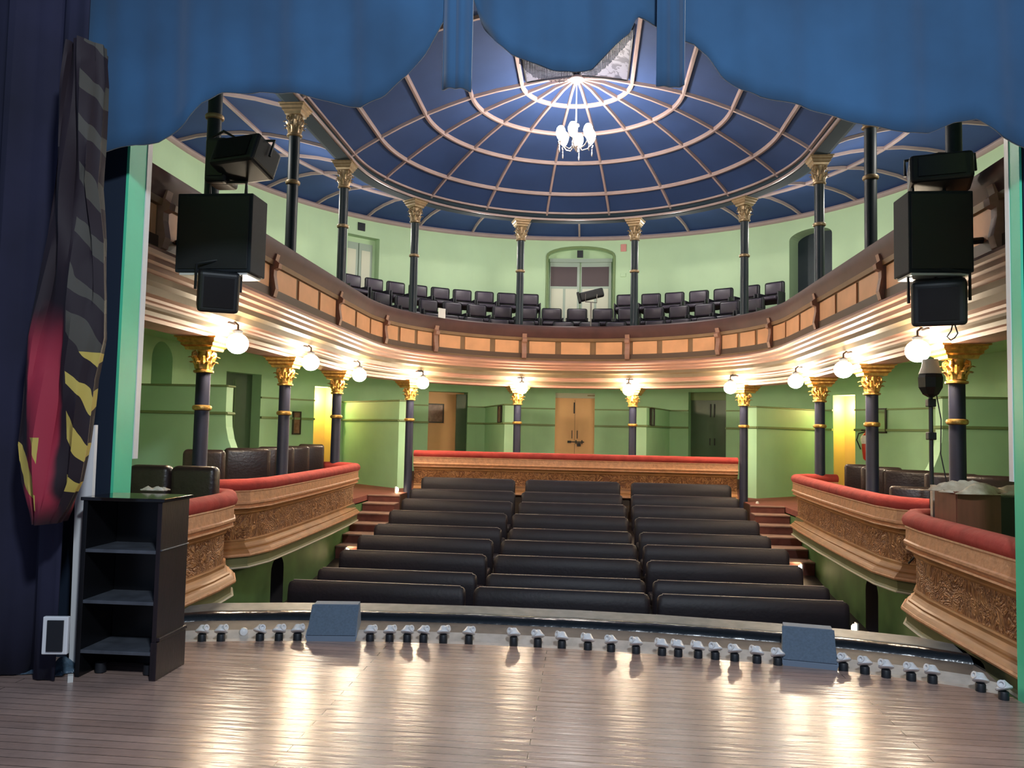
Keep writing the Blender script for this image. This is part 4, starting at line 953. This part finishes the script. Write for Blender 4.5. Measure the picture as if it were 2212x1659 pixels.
# spot on a stand at the balcony rail
c = at(1278, 637, Y=18.2); t = thing('follow_spot', 'black follow spot on a stand behind the centre of the balcony rail', 'stage light', (c.x, c.y, 3.36))
T = Matrix.Rotation(R_(-14), 4, 'Y')
PB(MB().box(c, (.56, .20, .20), M4=T, bev=.04), 'housing', M['mblack'], t)
PB(MB().box(c+Vector((-.29, 0, -.07)), (.06, .24, .24), M4=T, bev=.01), 'front_hood', M['mblack'], t)
PB(MB().tube([c+Vector((-.14, -.12, 0)), c+Vector((-.14, -.12, -.18)), c+Vector((.12, -.12, -.20)), c+Vector((.12, -.12, 0))], .012, 6), 'yoke', M['crystal'], t)
PB(MB().tube([c+Vector((-.01, -.12, -.19)), (c.x-.01, c.y-.12, 3.37)], .018, 8), 'stand', M['crystal'], t)
# lantern on stand in the right box
c = at(2010, 812, Y=8.55); t = thing('lantern_on_stand', 'beige hooded lantern on a tall black stand beside the near right column', 'stage light', (c.x, c.y, .31))
PB(MB().lathe([(.075, .17), (.085, .10), (.115, .02)], c, 10), 'hood', M['offwhite'], t, True)
PB(MB().lathe([(.11, .02), (.125, -.02), (.12, -.12), (.08, -.19), (.03, -.22)], c, 8), 'housing', M['mblack'], t)
PB(MB().tube([c+Vector((0, 0, -.2)), (c.x, c.y, .32)], .022, 8), 'pole', M['mblack'], t)
PB(MB().tube([c+Vector((.05, 0, -.15)), c+Vector((.10, 0, -.45)), c+Vector((.10, .02, -.8)), c+Vector((.16, 0, -1.15))], .006, 6), 'cable', M['mblack'], t)
for z in (.62, .28): PB(MB().box((c.x+.0, c.y, c.z-z), (.08, .08, .08), bev=.01), 'clamp', M['mblack'], t)
for k in range(3):
    a = k*2.094; PB(MB().tube([(c.x, c.y, .6), (c.x+.28*math.cos(a), c.y+.28*math.sin(a), .31)], .012, 6), 'leg', M['mblack'], t)

# ------------------------------------------------------------------ pictures, extinguisher, vents, small marks
def picture(t, r, z, w_, h_, lab, m='picture', cat='picture', rot=0, name='framed_picture'):
    p = P(t, r, z); o = thing(name, lab, cat, p, NA(t)+rot)
    MB().box((0, 0, 0), (w_, .02, h_)).build('image' if m == 'picture' else 'glass', M[m], o)
    fr = MB(); f_ = .03
    for sx in (-1, 1): fr.box((sx*w_/2, -.008, 0), (f_, .035, h_+f_))
    for sz in (-1, 1): fr.box((0, -.008, sz*h_/2), (w_+f_, .035, f_))
    fr.build('frame', M['pframe'], o); return o
picture(-28.4, RW+.39, 2.05, .44, .48, 'dark framed brown picture on the orange recess wall left of centre')
def pic_at(px, py, Y, w_, h_, rz, lab, m='picture'):
    c = at(px, py, Y=Y); o = picture(0, 1, 1, w_, h_, lab, m); o.location = c; o.rotation_euler = (0, 0, rz); return o
# frames hung on the radial partitions
for s, sd in ((-1, 'left'), (1, 'right')):
    a = R_(18); rr = 5.45; sdv = Vector((math.cos(a), -s*math.sin(a), 0)); base = P(s*18, rr, 2.02)+sdv*s*.145
    o = picture(0, 1, 1, .34, .40, 'narrow framed print on the partition behind the column %s of the central door' % sd, 'mirror' if s > 0 else 'picture'); o.location = base; o.rotation_euler = (0, 0, -s*(a-math.pi/2) if s > 0 else -(math.pi/2-a))
c = at(1861, 897, Y=15.9)
t_ = math.degrees(math.atan2(at(1861, 900, Y=18.0).x, 4.0))
o = picture(60.5, RW-.03, 2.0, .36, .50, 'bright wall mirror in a dark frame right of the yellow doorway', 'mirror', 'mirror', name='wall_mirror')
o = picture(-59, RW-.03, 1.7, .2, .5, 'small pink wall cabinet beside the left yellow doorway', 'picture', 'cabinet', name='wall_cabinet')
o = picture(tY(1, 13.4), RW-.03, 2.02, .5, .62, 'dark framed picture on the right wall behind the nearest column', 'picture', 'picture')
# extinguisher
p = P(58.6, RW-.14, 1.50); t = thing('fire_extinguisher', 'red fire extinguisher with black hose on the wall right of the yellow doorway', 'fire extinguisher', p)
PB(MB().lathe([(.02, -.36), (.06, -.32), (.085, -.1), (.09, .12), (.06, .2), (.03, .23), (.025, .28)], p, 14), 'cylinder', M['rust'], t, True)
PB(MB().lathe([(.075, .0), (.092, .06), (.093, .12), (.07, .18)], p+Vector((-.02, -.01, 0)), 14), 'label_band', M['white'], t)
PB(MB().tube([p+Vector((0, 0, .26)), p+Vector((-.16, -.02, .22)), p+Vector((-.2, -.02, .08)), p+Vector((-.12, -.03, -.12))], .014, 6), 'hose', M['mblack'], t)
PB(MB().box(p+Vector((0, 0, .29)), (.2, .03, .03)), 'handle', M['mblack'], t)
def plate(t, r, z, w_, h_, m, name, lab, cat):
    o = MB().box((0, 0, 0), (w_, .025, h_), bev=.004).build(name, M[m]); o.location = P(t, r, z); o.rotation_euler = (0, 0, NA(t)); return tag(o, lab, cat)
plate(-46.3, RW-.02, 6.64, .2, .2, 'mblack', 'air_vent', 'small dark square vent above the left balcony door', 'vent')
plate(.2, RW+.10, 6.50, .16, .2, 'mblack', 'air_vent', 'small dark vent in the arch above the central balcony door', 'vent')
plate(9.2, RW-.02, 6.62, .15, .2, 'pink', 'wall_notice', 'faded pink notice right of the central balcony door', 'notice')
plate(9.2, RW-.02, 5.88, .14, .10, 'wall_up', 'wall_switch', 'small pale green wall switch below the pink notice', 'switch')
plate(3.0, RW+.1, 2.62, .22, .03, 'gold_dull', 'door_plate', 'small dull plate above the central orange door', 'plate')
# card on the balcony rail
o = MB().box((0, 0, 0), (.19, .01, .20)).build('white_card', M['white']); p = at(935, 681, Y=16.6); o.location = (*P(-51.0, 3.655, 0).xy, p.z); o.location = P(-50.5, 3.60, p.z); o.rotation_euler = (0, 0, NA(-50.5)); tag(o, 'pale square card hung on the balcony rail above the left rear', 'card')
# step lamps
def slamp(px, py, X, lab, Y=None):
    c = at(px, py, X=X) if Y is None else at(px, py, Y=Y)
    t = thing('step_light', lab, 'step light', c); s = -1 if c.x < 0 else 1
    MB().lathe([(.001, .0), (.022, .01), (.028, .035), (.026, .07), (.012, .09), (.001, .095)], (0, 0, -.045), 12).build('bulb', M['steplamp'], t, True)
    MB().box((s*.035, 0, 0), (.02, .09, .13)).box((s*.035, 0, -.16), (.02, .03, .20)).build('back_plate', M['offwhite'], t)
slamp(858, 1058, None, 'lit step light at the top of the left steps by the parapet', 16.2)
slamp(752, 1191, None, 'small lit step light on the left wall beside the sixth row', 13.36)
slamp(1727, 1227, None, 'small lit step light on the right wall beside the third row', 13.36)
slamp(1844, 1357, None, 'bright lit step light at the right end of the front row', 10.3)
p = at(1636, 1092, Y=16.0); o = MB().lathe([(.001, 0), (.03, .01), (.035, .05), (.02, .08), (.001, .085)], (0, 0, 0), 12).build('step_light', M['offwhite'], None, True); o.location = p; tag(o, 'unlit pale step light at the top of the right steps', 'step light')
# corridor lamps (real lamps inside the lit doorways)
for nm, t_, z in (('corridor_lamp', -53, 2.3), ('corridor_lamp', 53.5, 2.3)):
    l = bpy.data.lights.new(nm, 'POINT'); l.energy = 14 if abs(t_) > 40 else 2.5; l.color = (1, .72, .36); l.shadow_soft_size = .06; o = bpy.data.objects.new(nm, l); COL.objects.link(o); o.location = P(t_, RW+.18 if abs(t_) > 40 else RW+.1, z)
